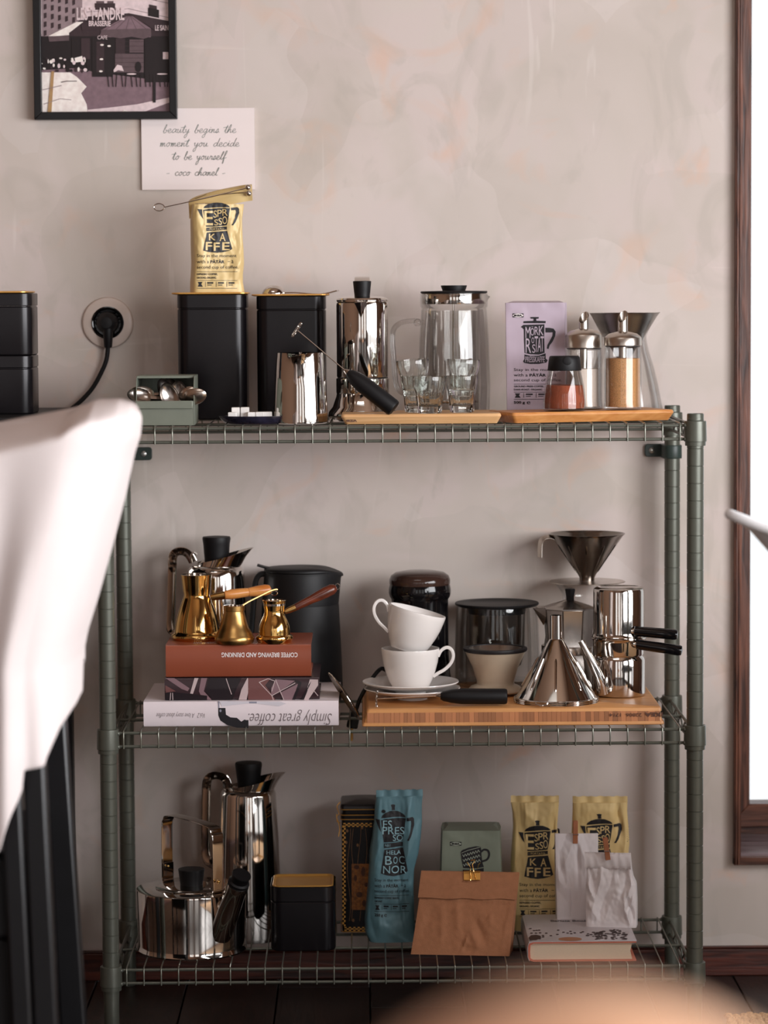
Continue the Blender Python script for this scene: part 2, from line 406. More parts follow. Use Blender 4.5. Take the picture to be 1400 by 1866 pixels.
# ================================================================== the room
XL, XR, YB, ZC = -2.3, 1.9, -7.1, 3.2
M_PLAS = plaster()
WX0, WX1, WZ0, WZ1 = .5585, 1.62, .197, 2.25          # window opening in the back wall
b = B()
b.box(XL-.2, WX0, 0, .34, 0, ZC); b.box(WX1, XR+.2, 0, .34, 0, ZC); b.box(WX0, WX1, 0, .34, 0, WZ0); b.box(WX0, WX1, 0, .34, WZ1, ZC)
struct(obj('wall_back', b, M_PLAS))
b = B(); b.box(XL-.2, XL, YB, 0, 0, ZC); struct(obj('wall_left', b, M_WALLB))
b = B(); y0, y1, z0, z1 = -4.9, -1.1, .1, 1.9
b.box(XR, XR+.2, YB, y0, 0, ZC); b.box(XR, XR+.2, y1, 0, 0, ZC); b.box(XR, XR+.2, y0, y1, 0, z0); b.box(XR, XR+.2, y0, y1, z1, ZC)
struct(obj('wall_right', b, M_WALLB))
b = B(); xs = [(-2.0, -1.0), (-.52, .42), (.8, 1.8)]; prev = XL-.2
for a, c in xs:
    b.box(prev, a, YB-.2, YB, 0, ZC); b.box(a, c, YB-.2, YB, 0, .1); b.box(a, c, YB-.2, YB, 2.35, ZC); prev = c
b.box(prev, XR+.2, YB-.2, YB, 0, ZC)
struct(obj('wall_front', b, mat('warm_grey_wall_paint', (184, 148, 124), .8, 0, .03)))
b = B(); b.box(XL-.2, XR+.2, YB-.2, .34, ZC, ZC+.15); struct(obj('ceiling', b, M_CEIL))
b = B(); b.box(XL-.2, XR+.2, YB-.2, .34, -.2, -.02); fl = struct(obj('floor', b, mat('floor_underlay', (24, 16, 13), .8)))
base = None; pw = .15
nx = int((XR-XL)/pw); 
for i in range(nx):
    y = YB-random.random()*1.4
    while y < 0:
        ye = min(y+1.8, 0)
        if ye > YB:
            if base is None:
                bb = B(); bb.box(.001, pw-.0015, .001, 1.798, -.02, 0); base = obj('floorboard', bb, M_FLOOR, bevel=.001); base.parent = fl; o = base
            else:
                o = base.copy(); COL.objects.link(o)
            ys = max(y, YB); o.location = (XL+i*pw, ys, 0); o.scale = (1, (ye-ys)/1.8, 1)
        y += 1.8
b = B(); b.box(XL, WX0+2, -.016, 0, 0, .0445); b.box(XL, WX0+2, -.013, 0, .0445, .0475)
b.v = [Vector((min(p.x, XR), p.y, p.z)) for p in b.v]
struct(obj('baseboard_back', b, M_BASE, bevel=.0015))
b = B(); b.box(XL, XL+.016, YB, -.02, 0, .0475); struct(obj('baseboard_left', b, M_BASE))
b = B(); b.box(XR-.016, XR, YB, -.02, 0, .0475); struct(obj('baseboard_right', b, M_BASE))

def window(name, x0, x1, z0, z1, Y, depth, cas=.0115):
    """window in the back wall: thin casing, reveal boards, sash, glass, sill"""
    w = bpy.data.objects.new(name, None); COL.objects.link(w); struct(w)
    for n_, bx in (('casing', (x0-.0075, x0+cas-.0075, z0-.012, z1)), ('casing', (x1, x1+cas, z0-.012, z1))):
        b = B(); b.box(bx[0], bx[1], -.016, .0, bx[2], bx[3]); b.box(bx[0]+.002, bx[0]+.005, -.0185, -.014, bx[2], bx[3]); b.box(bx[0]+.0065, bx[0]+.0105, -.0175, -.014, bx[2], bx[3])
        obj(n_, b, M_WALN, w, bevel=.0008)
    b = B(); b.box(x0-.0075, x1+cas, -.016, 0, z0-.0125, z0); obj('casing', b, M_WALNX, w, bevel=.001)
    b = B(); b.box(x0, x0+.004, 0, depth, z0, z1); b.box(x1-.004, x1, 0, depth, z0, z1); b.box(x0, x1, 0, depth, z1-.004, z1); obj('reveal_board', b, M_WALN, w)
    b = B(); b.box(x0+.004, x1-.004, 0, depth+.02, z0, z0+.004); obj('sill', b, wood('worn_sill_wood', (92, 74, 74), (150, 134, 138), 7, 2, .3, (1, 10, 10)), w)
    zs = z0+.0195; sx = .0375; sz = .039; y0, y1 = depth, depth+.045
    b = B(); b.box(x0+.004, x1-.004, y0+.01, y1+.05, z0+.004, zs); obj('lower_stop', b, M_WALNX, w)
    for s_ in (0, 1):
        b = B(); xa, xb = (x0+.004, x0+.004+sx) if s_ == 0 else (x1-.004, x1-.004-sx)
        b.prism([(xa, zs), (xa, z1-.01), (xb, z1-.01-sz), (xb, zs+sz)], y0, y1); obj('sash_stile', b, M_WALN, w, bevel=.0012)
    for s_ in (0, 1):
        b = B(); za, zb = (zs, zs+sz) if s_ == 0 else (z1-.01, z1-.01-sz)
        b.prism([(x0+.004, za), (x1-.004, za), (x1-.004-sx, zb), (x0+.004+sx, zb)], y0, y1); obj('sash_rail', b, M_WALNX, w, bevel=.0012)
    b = B(); b.box(x0+.004+sx-.002, x1-sx-.002, y0+.02, y0+.024, zs+sz-.002, z1-.01-sz+.002); obj('glass_pane', b, M_GLASS, w)
    return w
window('window_1', WX0, WX1, WZ0, WZ1, 0, .16)
def plain_window(name, axis, at_, a0, a1, z0, z1):
    w = bpy.data.objects.new(name, None); COL.objects.link(w); struct(w)
    def bx(u0, u1, w0, w1, d0, d1):
        b = B()
        if axis == 'x': b.box(at_+d0, at_+d1, u0, u1, w0, w1)
        else: b.box(u0, u1, at_+d0, at_+d1, w0, w1)
        return b
    t = .05
    for u0, u1, w0, w1 in ((a0, a0+t, z0, z1), (a1-t, a1, z0, z1), (a0+t, a1-t, z0, z0+t), (a0+t, a1-t, z1-t, z1)):
        obj('window_frame', bx(u0, u1, w0, w1, -.03, .06), M_WALN, w)
    obj('mullion', bx((a0+a1)/2-.02, (a0+a1)/2+.02, z0+t, z1-t, -.02, .02), M_WALN, w)
plain_window('window_2', 'x', XR+.0, -4.9, -1.1, .1, 1.9)
for i, (a, c) in enumerate(xs): plain_window('window_%d' % (i+3), 'y', YB-.0, a, c, .1, 2.35)

# ================================================================== the wire shelving unit
S_T, S_M, S_B = .9317, .4709, .1068
sh = thing('shelving_unit', 'green-grey three-tier metal wire shelving unit standing against the plaster wall', 'shelf', (0, -.215, 0))
PX, YF, YR = .445, -.38, -.05
def post_bm():
    b = B(); r = .0127; prof = [(.0095, 0), (.0115, .004), (.0118, .05), (r-.0004, .075)]
    z = .0788
    while z < .925:
        prof += [(r, z+.0004), (r, z+.0250), (r-.0007, z+.0254), (r-.0007, z+.0259)]; z += .02625
    prof += [(r, .9335), (.0128, .9337), (.0128, .938), (.0118, .940)]
    return b.lathe(prof, n=32)
first = None
posts = {}
for x, y in ((-PX, YF), (PX, YF), (-PX, YR), (PX, YR)):
    if first is None: first = obj('post', post_bm(), M_SHELF, None, 30); o = first; o.parent = sh
    else: o = first.copy(); COL.objects.link(o)
    o.location = Vector((x, y, 0))-sh.location
cb = B(); cb.lathe([(.0128, .0066), (.0158, .0066), (.0163, .0062), (.0165, .005), (.0172, -.0238), (.0166, -.0242), (.0158, -.0244), (.0156, -.0305), (.0128, -.0308)], n=32, c0=False, c1=False)
first = None
for zr in (.927, .466, .102):
    for x, y in ((-PX, YF), (PX, YF), (-PX, YR), (PX, YR)):
        if first is None: first = obj('collar', cb, M_SHELF, None, 30); o = first; o.parent = sh
        else: o = first.copy(); COL.objects.link(o)
        o.location = Vector((x, y, zr))-sh.location
RR = .0024
wire = None
for ti, zr in enumerate((.927, .466, .102)):
    for dz in (0, -.0205):
        for y in (YF, YR):
            b = B(); b.tube([(-PX+.012, y, zr+dz), (PX-.012, y, zr+dz)], RR, 10)
            for s_ in (-1, 1): b.sphere((s_*(PX-.0155), y-(.004 if y == YF else -.004), zr+dz), .0036, 10)
            obj('rail', b, M_SHELF, sh)
        for s_ in (-1, 1):
            x = s_*(PX-.004)
            b = B(); b.tube(smooth_path([(s_*(PX-.003), YF+.012, zr+dz), (s_*(PX-.004), YF+.04, zr+dz), (s_*(PX-.004), YR-.04, zr+dz), (s_*(PX-.003), YR-.012, zr+dz)], 4), RR, 10); obj('rail', b, M_SHELF, sh)
    for y in (-.2386,):
        b = B(); b.tube([(-PX+.004, y, zr-.0005), (PX-.004, y, zr-.0005)], RR, 10); obj('support_rod', b, M_SHELF, sh)
    for s_ in (-1, 1):   # zigzag strut between side rails
        pts = [(s_*(PX-.004), YF+.03+(YR-YF-.06)*i/8, zr-.0025-(.0155 if i % 2 else 0)) for i in range(9)]
        b = B(); b.tube(pts, .0015, 8); obj('side_strut', b, M_SHELF, sh)
    for i in range(33):
        x = -.42116+(.42146+.42116)*i/32
        if wire is None:
            b = B()
            pts = [(0, YF-.0032, -.0235), (0, YF-.0036, -.012), (0, YF-.0035, .0005), (0, YF-.0015, .0034), (0, YF+.004, .0037), (0, YF+.05, .0036), (0, -.2386, .0036), (0, YR-.03, .0036), (0, YR+.001, .0034), (0, YR+.0036, .0), (0, YR+.0036, -.022)]
            b.tube(pts, .00115, 8, updir=(1, 0, 0)); wire = obj('cross_wire', b, M_WIRE, None); wire.parent = sh; o = wire
        else: o = wire.copy(); COL.objects.link(o)
        o.location = Vector((x, 0, zr))-sh.location
# wall brackets
for (xa, xb, sx) in ((W(1178, 822, -.03).x, PX+.012, W(1190, 822, -.03).x), (-PX-.012, W(275, 822, -.03).x, W(260, 820, -.03).x)):
    z = W(1190, 822, -.03).z; b = B()
    rr_ = [rrect(xa, xb, z-.0105, z+.0105, .005, 0)]
    b.loft([[Vector((p.x, y, p.y)) for p in rr_[0]] for y in (-.001, -.009)])
    pxs = PX if xa > 0 else -PX
    b.box(pxs-.015, pxs+.015, -.05-.006, -.001, z-.011, z+.011)
    b.lathe([(.0148, z-.011), (.0155, z-.009), (.0155, z+.009), (.0148, z+.011)], (pxs, YR), 28)
    br = obj('wall_bracket', b, mat('dark_green_plastic', (48, 60, 56), .4), sh, bevel=.001)
    b = B(); M = Matrix.Translation((sx, -.009, z)) @ Matrix.Rotation(pi/2, 4, 'X'); b.lathe([(1e-5, 0), (.0046, 0), (.0044, .0012), (.0025, .0022), (1e-5, .0024)], n=20, M=M)
    sc_ = obj('screw', b, mat('zinc_screw', (190, 190, 186), .3, .8), br)

cp = thing('added_fill_panel', 'unseen flat panel added under the ceiling for the fill on the upper left wall', 'ceiling light', (-.5, -2.5, ZC))  # unseen panel added to go with the fill light
b = B(); b.box(-1.18, .18, -2.83, -2.17, ZC-.03, ZC); obj('housing', b, mat('white_fill_panel', (230, 228, 224), .5), cp)

# ================================================================== on the wall: outlet, picture, card
p = W(197, 588, 0); k = mpp(0)
t = thing('wall_outlet', 'round beige wall socket with a black plug pushed in left of the shelving', 'outlet', p)
Mx = Matrix.Translation((p.x, 0, p.z)) @ Matrix.Rotation(pi/2, 4, 'X')
b = B(); b.lathe([(46*k, 0), (46.5*k, .002), (45*k, .006), (42*k, .0075), (29*k, .0075), (28.5*k, .006)], n=64, M=Mx, c1=False); obj('cover_ring', b, M_OUTLET, t)
b = B(); b.lathe([(29*k, .004), (29.5*k, .009), (28*k, .0095), (26*k, .009), (24*k, .004), (1e-5, .004)], n=48, M=Mx); obj('socket_well', b, M_GLOSSB, t)
pg = thing('power_plug_cable', 'black plug and cable hanging from the round wall socket', 'cable', p)
b = B(); b.lathe([(20*k, .004), (20*k, .014), (17*k, .026), (10*k, .032), (1e-5, .033)], n=32, M=Mx)
P1 = [W(197, 590, -.022), W(197, 610, -.024), W(197, 632, -.018)]
b.tube(P1, [.0085, .008, .0065], 14); obj('plug', b, M_BLACK, pg)
b = B(); b.tube(smooth_path([W(197, 628, -.018), W(194, 655, -.016), W(184, 680, -.014), (W(168, 708, -.012)), W(146, 732, -.012), W(120, 752, -.012), W(95, 762, -.02), W(80, 775, -.05)], 6), .0037, 12); obj('cord', b, M_BLACK, pg)

pf = thing('picture_frame', 'black framed black and white street photograph of a corner cafe hung above the socket', 'picture', W(193, 217, -.01))
FX0, FX1 = W(63, 217, -.02).x, W(323, 217, -.02).x; FZ = W(193, 217.5, -.02).z
FZ1 = FZ+.34
b = B(); tf = .0122; yy0, yy1 = -.024, -.001
for q in ([(FX0, FZ), (FX1, FZ), (FX1-tf, FZ+tf), (FX0+tf, FZ+tf)], [(FX0, FZ1), (FX1, FZ1), (FX1-tf, FZ1-tf), (FX0+tf, FZ1-tf)], [(FX0, FZ), (FX0, FZ1), (FX0+tf, FZ1-tf), (FX0+tf, FZ+tf)], [(FX1, FZ), (FX1, FZ1), (FX1-tf, FZ1-tf), (FX1-tf, FZ+tf)]):
    bb = B(); bb.prism(q, yy1, yy0); obj('frame_side', bb, M_FRAME, pf, bevel=.001)
b = B(); b.box(FX0+.004, FX1-.004, -.012, -.002, FZ+.004, FZ1-.004)
GR = [(226, 206, 208), (150, 130, 134), (96, 78, 82), (58, 42, 46), (30, 20, 22), (250, 236, 230), (128, 104, 112), (176, 140, 96)]
PG = [mat('photo_grey_%s' % 'abcdefgh'[i], c, .5, 0, .12, 120) for i, c in enumerate(GR)]
obj('backing_board', b, PG[3], pf)
YP = -.0125
def pm(off): return lambda px, py: W(px, py, YP)+Vector((0, -off, 0))
T = -120
pr = Print()
pr.poly([(75, T), (316, T), (316, 40), (235, 24), (160, 30), (75, 66)], 0)              # facades
pr.poly([(75, T), (150, T), (150, 34), (100, 66), (76, 76)], 1)
pr.rect(75, 66, 316, 160, 4)
pr.poly([(75, 128), (140, 124), (175, 132), (316, 150), (316, 207), (75, 207)], 6)      # street
pr.poly([(75, 132), (128, 132), (140, 140), (158, 158), (148, 170), (158, 190), (160, 207), (75, 207)], 5)
pr.poly([(160, 200), (200, 196), (250, 190), (316, 176), (316, 184), (262, 204), (230, 207), (160, 207)], 0)
pr.poly([(262, 205), (316, 186), (316, 207), (240, 207)], 6)
pr.build('photo_print', pm(0), PG, pf)
pr = Print()
rnd = random.Random(3)
for r_ in range(-7, 4):      # windows on the left facade and the right facade
    for c_ in range(5):
        x = 80+c_*13; y = 8+r_*16+c_*2
        if y < 60-c_*6: pr.poly([(x, y), (x+5, y-1), (x+5, y+8), (x, y+10)], 3)
for r_ in range(-6, 1):
    pr.rect(176, r_*26+2, 190, r_*26+18, 2); pr.rect(196, r_*26+2, 207, r_*26+18, 2); pr.poly([(272, r_*26+8), (286, r_*26+11), (286, r_*26+28), (272, r_*26+25)], 3)
    pr.line([(158, r_*26+22), (235, r_*26+16), (316, r_*26+34)], 1, 1)
pr.rect(173, 6, 210, 18, 3); pr.poly([(270, 14), (290, 18), (290, 33), (270, 29)], 4)
pr.poly([(160, 36), (235, 24), (316, 44), (316, 58), (238, 34), (160, 44)], 3)
pr.poly([(88, 66), (96, 62), (140, 40), (152, 40), (126, 60), (126, 66)], 5); pr.poly([(88, 67), (126, 64), (126, 74), (90, 76)], 2)
pr.poly([(148, 42), (200, 36), (186, 52), (150, 56)], 3)
pr.poly([(230, 30), (242, 30), (275, 52), (275, 68), (240, 66), (200, 68), (182, 66), (186, 54)], 6)
for i in range(5): pr.line([(232+i*2, 31), (192+i*19, 54)], 1.2, 2)
pr.poly([(184, 54), (275, 52), (276, 66), (262, 71), (240, 67), (220, 70), (200, 67), (184, 69)], 2)
pr.poly([(246, 30), (316, 50), (316, 60), (280, 54)], 3)
pr.rect(131, 70, 145, 112, 4); pr.rect(148, 70, 164, 108, 3); pr.rect(168, 70, 206, 140, 4); pr.rect(176, 76, 190, 132, 3)
pr.rect(211, 70, 228, 98, 3); pr.poly([(210, 98), (262, 98), (262, 132), (210, 132)], 2); pr.rect(236, 72, 262, 96, 2); pr.rect(264, 72, 314, 150, 4)
pr.rect(297, 95, 307, 108, 0)
for y in (76, 84, 92, 106, 114, 122): pr.line([(210, y), (262, y)], .7, 3)
for x, y in ((186, 82), (199, 84), (185, 108), (184, 130)): pr.disc(x, y, 3.4, 1.8, 5, 8)
for i in range(46):
    x = 78+rnd.random()*84; y = 106+rnd.random()*24; pr.disc(x, y, 1+rnd.random()*3, 1+rnd.random()*4, rnd.choice([0, 4, 4, 3, 5]), 7)
pr.poly([(136, 106), (150, 102), (152, 112), (138, 114)], 5)
pr.poly([(207, 128), (214, 118), (222, 120), (226, 130), (216, 128), (208, 132)], 0)
for i in range(14):
    x = 196+i*8.6; pr.line([(x, 134+rnd.random()*4), (x+rnd.random()*6-3, 158)], 1.6, 4)
pr.disc(240, 135, 9, 1.4, 0, 10); pr.disc(296, 135, 10, 1.4, 0, 10); pr.disc(252, 122, 6, 10, 4, 10)
pr.poly([(94, 130), (99, 130), (94, 205), (87, 205)], 7); pr.rect(279, 136, 284, 187, 4)
pr.line([(78, 164), (112, 156)], 1.2, 1); pr.line([(80, 190), (110, 180), (130, 182)], 1.0, 1); pr.line([(112, 150), (122, 148), (140, 148)], 1.4, 2)
pr.poly([(222, 207), (226, 200), (232, 202), (236, 207)], 5)
pr.build('photo_detail', pm(.0002), PG, pf)
pr = Print()
pr.text('LES T-ANDRE', (140, 14, 227, 37), 0, bold=.02); pr.text('BRASSERIE', (162, 38, 202, 48), 0, bold=.03); pr.text('CAFE', (178, 65, 196, 72), 0); pr.text('LE SAINT', (283, 46, 312, 56), 0, bold=.02)
pr.build('photo_lettering', pm(.0022), [PG[0]], pf)

# quote card with handwriting
cx0, cx1 = W(259, 345, -.006).x, W(465, 345, -.006).x; cz0, cz1 = W(360, 345.5, -.006).z, W(360, 197, -.006).z
cdn = thing('quote_card', 'white card with a handwritten quote in grey script hung half behind the picture frame', 'card', ((cx0+cx1)/2, 0, cz0))
b = B(); b.box(cx0, cx1, -.006, -.001, cz0, cz1); obj('card_panel', b, M_CARD, cdn)
LET = {  # script strokes on a unit x-height, y up
 'a': ([(.75, .8), (.4, 1), (.05, .5), (.2, .02), (.55, .3), (.75, .9), (.7, .2), (.95, .1)], .95), 'b': ([(.0, .3), (.35, 1.6), (.3, 2.1), (.15, 1.4), (.1, .1), (.4, 0), (.6, .5), (.35, .7), (.75, .6)], .8),
 'c': ([(.6, .8), (.35, 1), (.05, .5), (.25, 0), (.7, .2)], .7), 'd': ([(.6, .8), (.3, .9), (.05, .4), (.25, 0), (.6, .5), (.85, 2.1), (.65, .3), (.95, .1)], .95), 'e': ([(0, .3), (.45, .6), (.4, 1), (.1, .8), (.1, .2), (.4, 0), (.75, .3)], .72),
 'f': ([(0, .2), (.4, 1.2), (.6, 2.1), (.35, 1.9), (.15, -.8), (.3, -.6), (.3, .3), (.7, .5)], .6), 'g': ([(.65, .8), (.35, 1), (.05, .5), (.25, .05), (.6, .6), (.65, .9), (.4, -1), (.05, -1.1), (.2, -.5), (.9, .3)], .9),
 'h': ([(0, .2), (.4, 1.5), (.35, 2.1), (.1, 1.2), (.0, 0), (.3, .8), (.5, .8), (.5, .1), (.8, .2)], .82), 'i': ([(0, .3), (.25, .95), (.2, .2), (.5, .15)], .48), 'l': ([(0, .3), (.45, 1.6), (.4, 2.1), (.2, 1.2), (.2, .1), (.5, .2)], .5),
 'm': ([(0, .7), (.15, .9), (.1, 0), (.3, .8), (.42, .8), (.4, 0), (.6, .8), (.75, .8), (.75, .1), (1.05, .2)], 1.05), 'n': ([(0, .7), (.15, .9), (.1, 0), (.35, .8), (.5, .8), (.5, .1), (.8, .2)], .82), 'o': ([(.4, 1), (.05, .5), (.3, 0), (.6, .5), (.4, .95), (.85, .75)], .8),
 'r': ([(0, .2), (.2, 1), (.25, .8), (.5, .8), (.4, .1), (.7, .2)], .68), 's': ([(0, .2), (.35, 1), (.45, .4), (.25, 0), (.05, .15), (.7, .2)], .66), 't': ([(.0, .3), (.35, 1.9), (.2, .3), (.3, 0), (.6, .2)], .55), 'u': ([(0, .7), (.1, .9), (.1, .1), (.35, .1), (.55, .9), (.55, .1), (.85, .2)], .85),
 'y': ([(0, .7), (.1, .9), (.15, .2), (.4, .2), (.6, .9), (.4, -1), (.1, -1.2), (.2, -.5), (.8, .3)], .8), 'w': ([(0, .9), (.1, 0), (.4, .7), (.5, 0), (.8, .9), (1, .8)], 1), '-': ([(0, .5), (.5, .6)], .8)}
pr = Print()
def script(txt, x0, x1, yb, h):
    tot = sum(LET[c][1] if c != ' ' else .9 for c in txt); s = (x1-x0)/tot; x = x0
    for c in txt:
        if c == ' ': x += .9*s; continue
        pts, a = LET[c]
        sm = smooth_path([(x+(p[0]+p[1]*.18)*s, yb-p[1]*h, 0) for p in pts], 4)
        pr.line([(q.x, q.y) for q in sm], .8)
        if c == 't': pr.line([(x-.1*s, yb-1.3*h), (x+.8*s, yb-1.5*h)], .8)
        if c == 'i': pr.disc(x+.5*s, yb-1.35*h, .7, .7, 0, 6)
        x += a*s
script('beauty begins the', 297, 430, 242, 7.2); script('moment you decide', 291, 436, 267, 7.2); script('to be yourself', 314, 411, 291, 7.2); script('- coco chanel -', 303, 412, 320, 7)
pr.build('handwriting', lambda px, py: W(px, py, -.0062), mat('grey_green_ink', (128, 138, 132), .6), cdn)

# ================================================================== top shelf
def tin(name, label, x0, x1, Y0, depth, z0, pytop, lid_px=None, lidshift=0, seam_py=None, gold_open=False, yref=None):
    """square lacquered tin; x0,x1 photo px of the front face, Y0 plane of the front"""
    a = W(x0, pytop, Y0); c = W(x1, pytop, Y0); zt = a.z; t = thing(name, label, 'tin', ((a.x+c.x)/2, Y0+depth/2, z0))
    zs = W((x0+x1)/2, seam_py, Y0).z; r = .018
    b = B(); rr = lambda i, z, r=r: rrect(a.x+i, c.x-i, Y0+i, Y0+depth-i, r-i*.5, z, 6)
    b.loft([rr(.002, z0), rr(.0003, z0+.0015), rr(.0, z0+.003), rr(0, zs-.0022), rr(.0012, zs-.0008), rr(.0012, zs)]); obj('tin_body', b, M_TIN, t)
    b = B(); b.loft([rr(.001, zs+.0003), rr(-.0003, zs+.0012), rr(-.0003, zt-.001), rr(.0008, zt)], True, False); obj('tin_collar', b, M_TIN, t)
    return t, a.x, c.x, zt, rr
def flat_lid(t, xa, xb, Y0, depth, zt, lab=None):
    b = B(); rr = lambda i, z: rrect(xa+i, xb-i, Y0-.003+i, Y0+depth+.003-i, .013, z, 6)
    b.loft([rr(.004, zt), rr(.0, zt+.0012), rr(0, zt+.0026), rr(.0015, zt+.0034), rr(.003, zt+.0030), rr(.006, zt+.0030)])
    o = obj('lid', b, M_GOLD, t); o['label'] = 'gold lid'; return o
TD = .107
t, xa, xb, zt1, rr = tin('storage_tin', 'tall black lacquered tin with a yellow coffee bag on its gold lid', 322, 448, -.175, TD, S_T, 537, seam_py=562)
flat_lid(t, W(312, 535, -.175).x, W(452, 535, -.175).x, -.175, TD, zt1); LID1 = zt1+.0034
t, xa, xb, zt2, rr = tin('storage_tin', 'tall black lacquered tin with a steel coffee spoon on its gold lid', 467, 593, -.175, TD, S_T, 540, seam_py=564)
flat_lid(t, W(458, 538, -.175).x, W(600, 538, -.175).x, -.175, TD, zt2); LID2 = zt2+.0034

# coffee spoon lying on the second tin
Y = -.12; k = mpp(Y); c = W(499, 535, Y)
t = thing('coffee_spoon', 'round steel coffee measure lying upside down on the right tall black tin', 'spoon', (c.x, Y, LID2))
b = B(); r = 21*k
b.lathe([(r, LID2+.0002), (r, LID2+.002), (r*.9, LID2+.007), (r*.62, LID2+.0118), (r*.3, LID2+.0138), (1e-5, LID2+.0142)], (c.x, Y), 32, c0=False)
b.lathe([(r-.0008, LID2+.0002), (r*.9-.001, LID2+.006), (r*.6, LID2+.0108), (1e-5, LID2+.0132)], (c.x, Y), 32, c0=False)
obj('bowl', b, M_STEEL, t)
b = B(); b.tube(smooth_path([(c.x+r*.95, Y, LID2+.002), (c.x+r*2, Y-.005, LID2+.0022), W(585, 536, Y-.02), W(616, 529.5, Y-.03)], 4), .004, 10, flat=(.0011, .0055), updir=(0, 0, 1)); obj('handle', b, M_STEEL, t)

# ---- bag generator -----------------------------------------------------------
class Bag:
    """crumpled stand-up bag. outline: [(py,xl,xr)] top to bottom in photo px of the front plane."""
    def __init__(s, Y0, outline, z0, depth, dprof, yaw=0, n=5, folds=(), wr=.0, seed=1, lean=0, px0=None, topn=None):
        s.Y0 = Y0; s.z0 = z0; s.d = depth; s.dp = dprof; s.n = n; s.folds = folds; s.wr = wr; s.seed = seed; s.lean = lean
        xm = px0 if px0 else sum(o[1]+o[2] for o in outline)/2/len(outline)
        s.O = W(xm, outline[-1][0], Y0); s.O.z = z0; s.yaw = yaw
        s.ux = Vector((cos(yaw), sin(yaw), 0)); s.uy = Vector((-sin(yaw), cos(yaw), 0))
        s.rows = []
        for py, xl, xr in outline:
            a = s.loc(xl, py); c = s.loc(xr, py); s.rows.append((a[1], a[0], c[0]))
        s.rows.sort(); s.rows[0] = (z0, *s.rows[0][1:]); s.H = s.rows[-1][0]-z0
    def loc(s, px, py):
        """photo px -> local (x,z) on the (leaning) front plane"""
        d = ray(px, py); o = CAM-s.O
        nrm = s.uy+Vector((0, 0, -s.lean)); tt = -o.dot(nrm)/d.dot(nrm); P = o+d*tt
        return P.dot(s.ux), P.z+s.O.z
    def xl(s, z): return interp([(r[0], r[1]) for r in s.rows], z)
    def xr(s, z): return interp([(r[0], r[2]) for r in s.rows], z)
    def front(s, x, z):
        h = (z-s.z0)/s.H; a, c = s.xl(z), s.xr(z); q = max(-1, min(1, (x-a)/(c-a)*2-1)); d = s.d*interp(s.dp, h)
        n = s.n
        y = d*.5*(1-(1-abs(q)**n)**(1/n))
        e = min(1, (1-abs(q))*6)*min(1, h*8+.1)
        w = 0
        for (x0, z0, x1, z1, wd, am) in s.folds:      # fold lines in (q,h)
            dx, dz = x1-x0, z1-z0; L2 = dx*dx+dz*dz; u = max(0, min(1, ((q-x0)*dx+(h-z0)*dz)/L2))
            dist = math.hypot(q-x0-u*dx, (h-z0-u*dz)*1.0); w += am*max(0, 1-dist/wd)*min(1, 4*min(u+.12, 1.12-u))
        if s.wr:
            P = Vector((x*38+s.seed*7, z*26, s.seed)); w += s.wr*(noise.noise(P)*1.0+.55*abs(noise.noise(P*2.3))+.25*noise.noise(P*5))
        return y-w*e
    def world(s, x, y, z): return s.O+s.ux*x+s.uy*(y+s.lean*(z-s.z0))+Vector((0, 0, z-s.O.z))
    def map(s, off=.0005):
        def f(px, py):
            x, z = s.loc(px, py); z = max(z, s.z0+.001); return s.world(x, s.front(x, z)-off, z)
        return f
    def mesh(s, nx=56, nz=72):
        b = B(); rings = []
        for i in range(nz+1):
            z = s.z0+s.H*i/nz; h = i/nz; a, c = s.xl(z), s.xr(z); d = s.d*interp(s.dp, h); ring = []
            for j in range(nx+1):
                q = -cos(pi*j/nx) if s.n < 8 else max(-1, min(1, (2*j/nx-1)*1.0)); q = q*.5+(2*j/nx-1)*.5
                x = a+(c-a)*(q+1)/2; ring.append(s.world(x, s.front(x, z), z))
            for j in range(nx-1, 0, -2):
                q = 2*j/nx-1; x = a+(c-a)*(q+1)/2; yb = d-d*.5*(1-(1-abs(q)**s.n)**(1/s.n))
                ring.append(s.world(x, yb+.0015*noise.noise(Vector((x*30, z*30, 5+s.seed))), z))
            rings.append(ring)
        return b.loft(rings)

EMB = {  # moka pot emblem in a shared drawing frame
 'knob': [(308, 306), (330, 302), (357, 306), (352, 330), (356, 352), (318, 352), (320, 330)],
 'lid': [(203, 418), (214, 396), (250, 372), (300, 358), (335, 355), (390, 358), (440, 378), (462, 394), (468, 408), (400, 406), (330, 408), (260, 414)],
 'body': [(200, 434), (262, 424), (330, 418), (400, 414), (470, 416), (462, 470), (452, 540), (438, 604), (380, 612), (300, 618), (232, 620), (220, 560), (208, 490)],
 'spout': [(140, 426), (190, 430), (192, 470), (203, 536), (176, 500)],
 'belt': [(233, 630), (330, 624), (440, 616), (440, 652), (330, 662), (233, 668)],
 'lower': [(238, 682), (330, 674), (443, 664), (462, 740), (482, 810), (496, 862), (462, 882), (400, 898), (340, 904), (260, 896), (200, 880), (212, 810), (228, 740)],
 'handle1': [(480, 412), (545, 405), (562, 420), (566, 470), (548, 520), (530, 566), (505, 604), (484, 602), (500, 580), (522, 520), (532, 460), (528, 436), (482, 440)]}
def emblem(bag_or_map, parent, ox, sx, oy, sy, letters, ink=None, lettermat=None, sub=4, off=(.0005, .0009), drop=()):
    mp = bag_or_map
    p1 = Print()
    for kx, po in EMB.items():
        if kx not in drop: p1.poly(po)
    p1.affine(ox, sx, oy, sy); o = p1.build('printed_emblem', mp(off[0]), ink or M_INK, parent, sub)
    p2 = Print()
    for tx, bx, kw in letters: p2.text(tx, bx, 0, **kw)
    p2.affine(ox, sx, oy, sy); p2.build('emblem_lettering', mp(off[1]), lettermat, parent, sub)
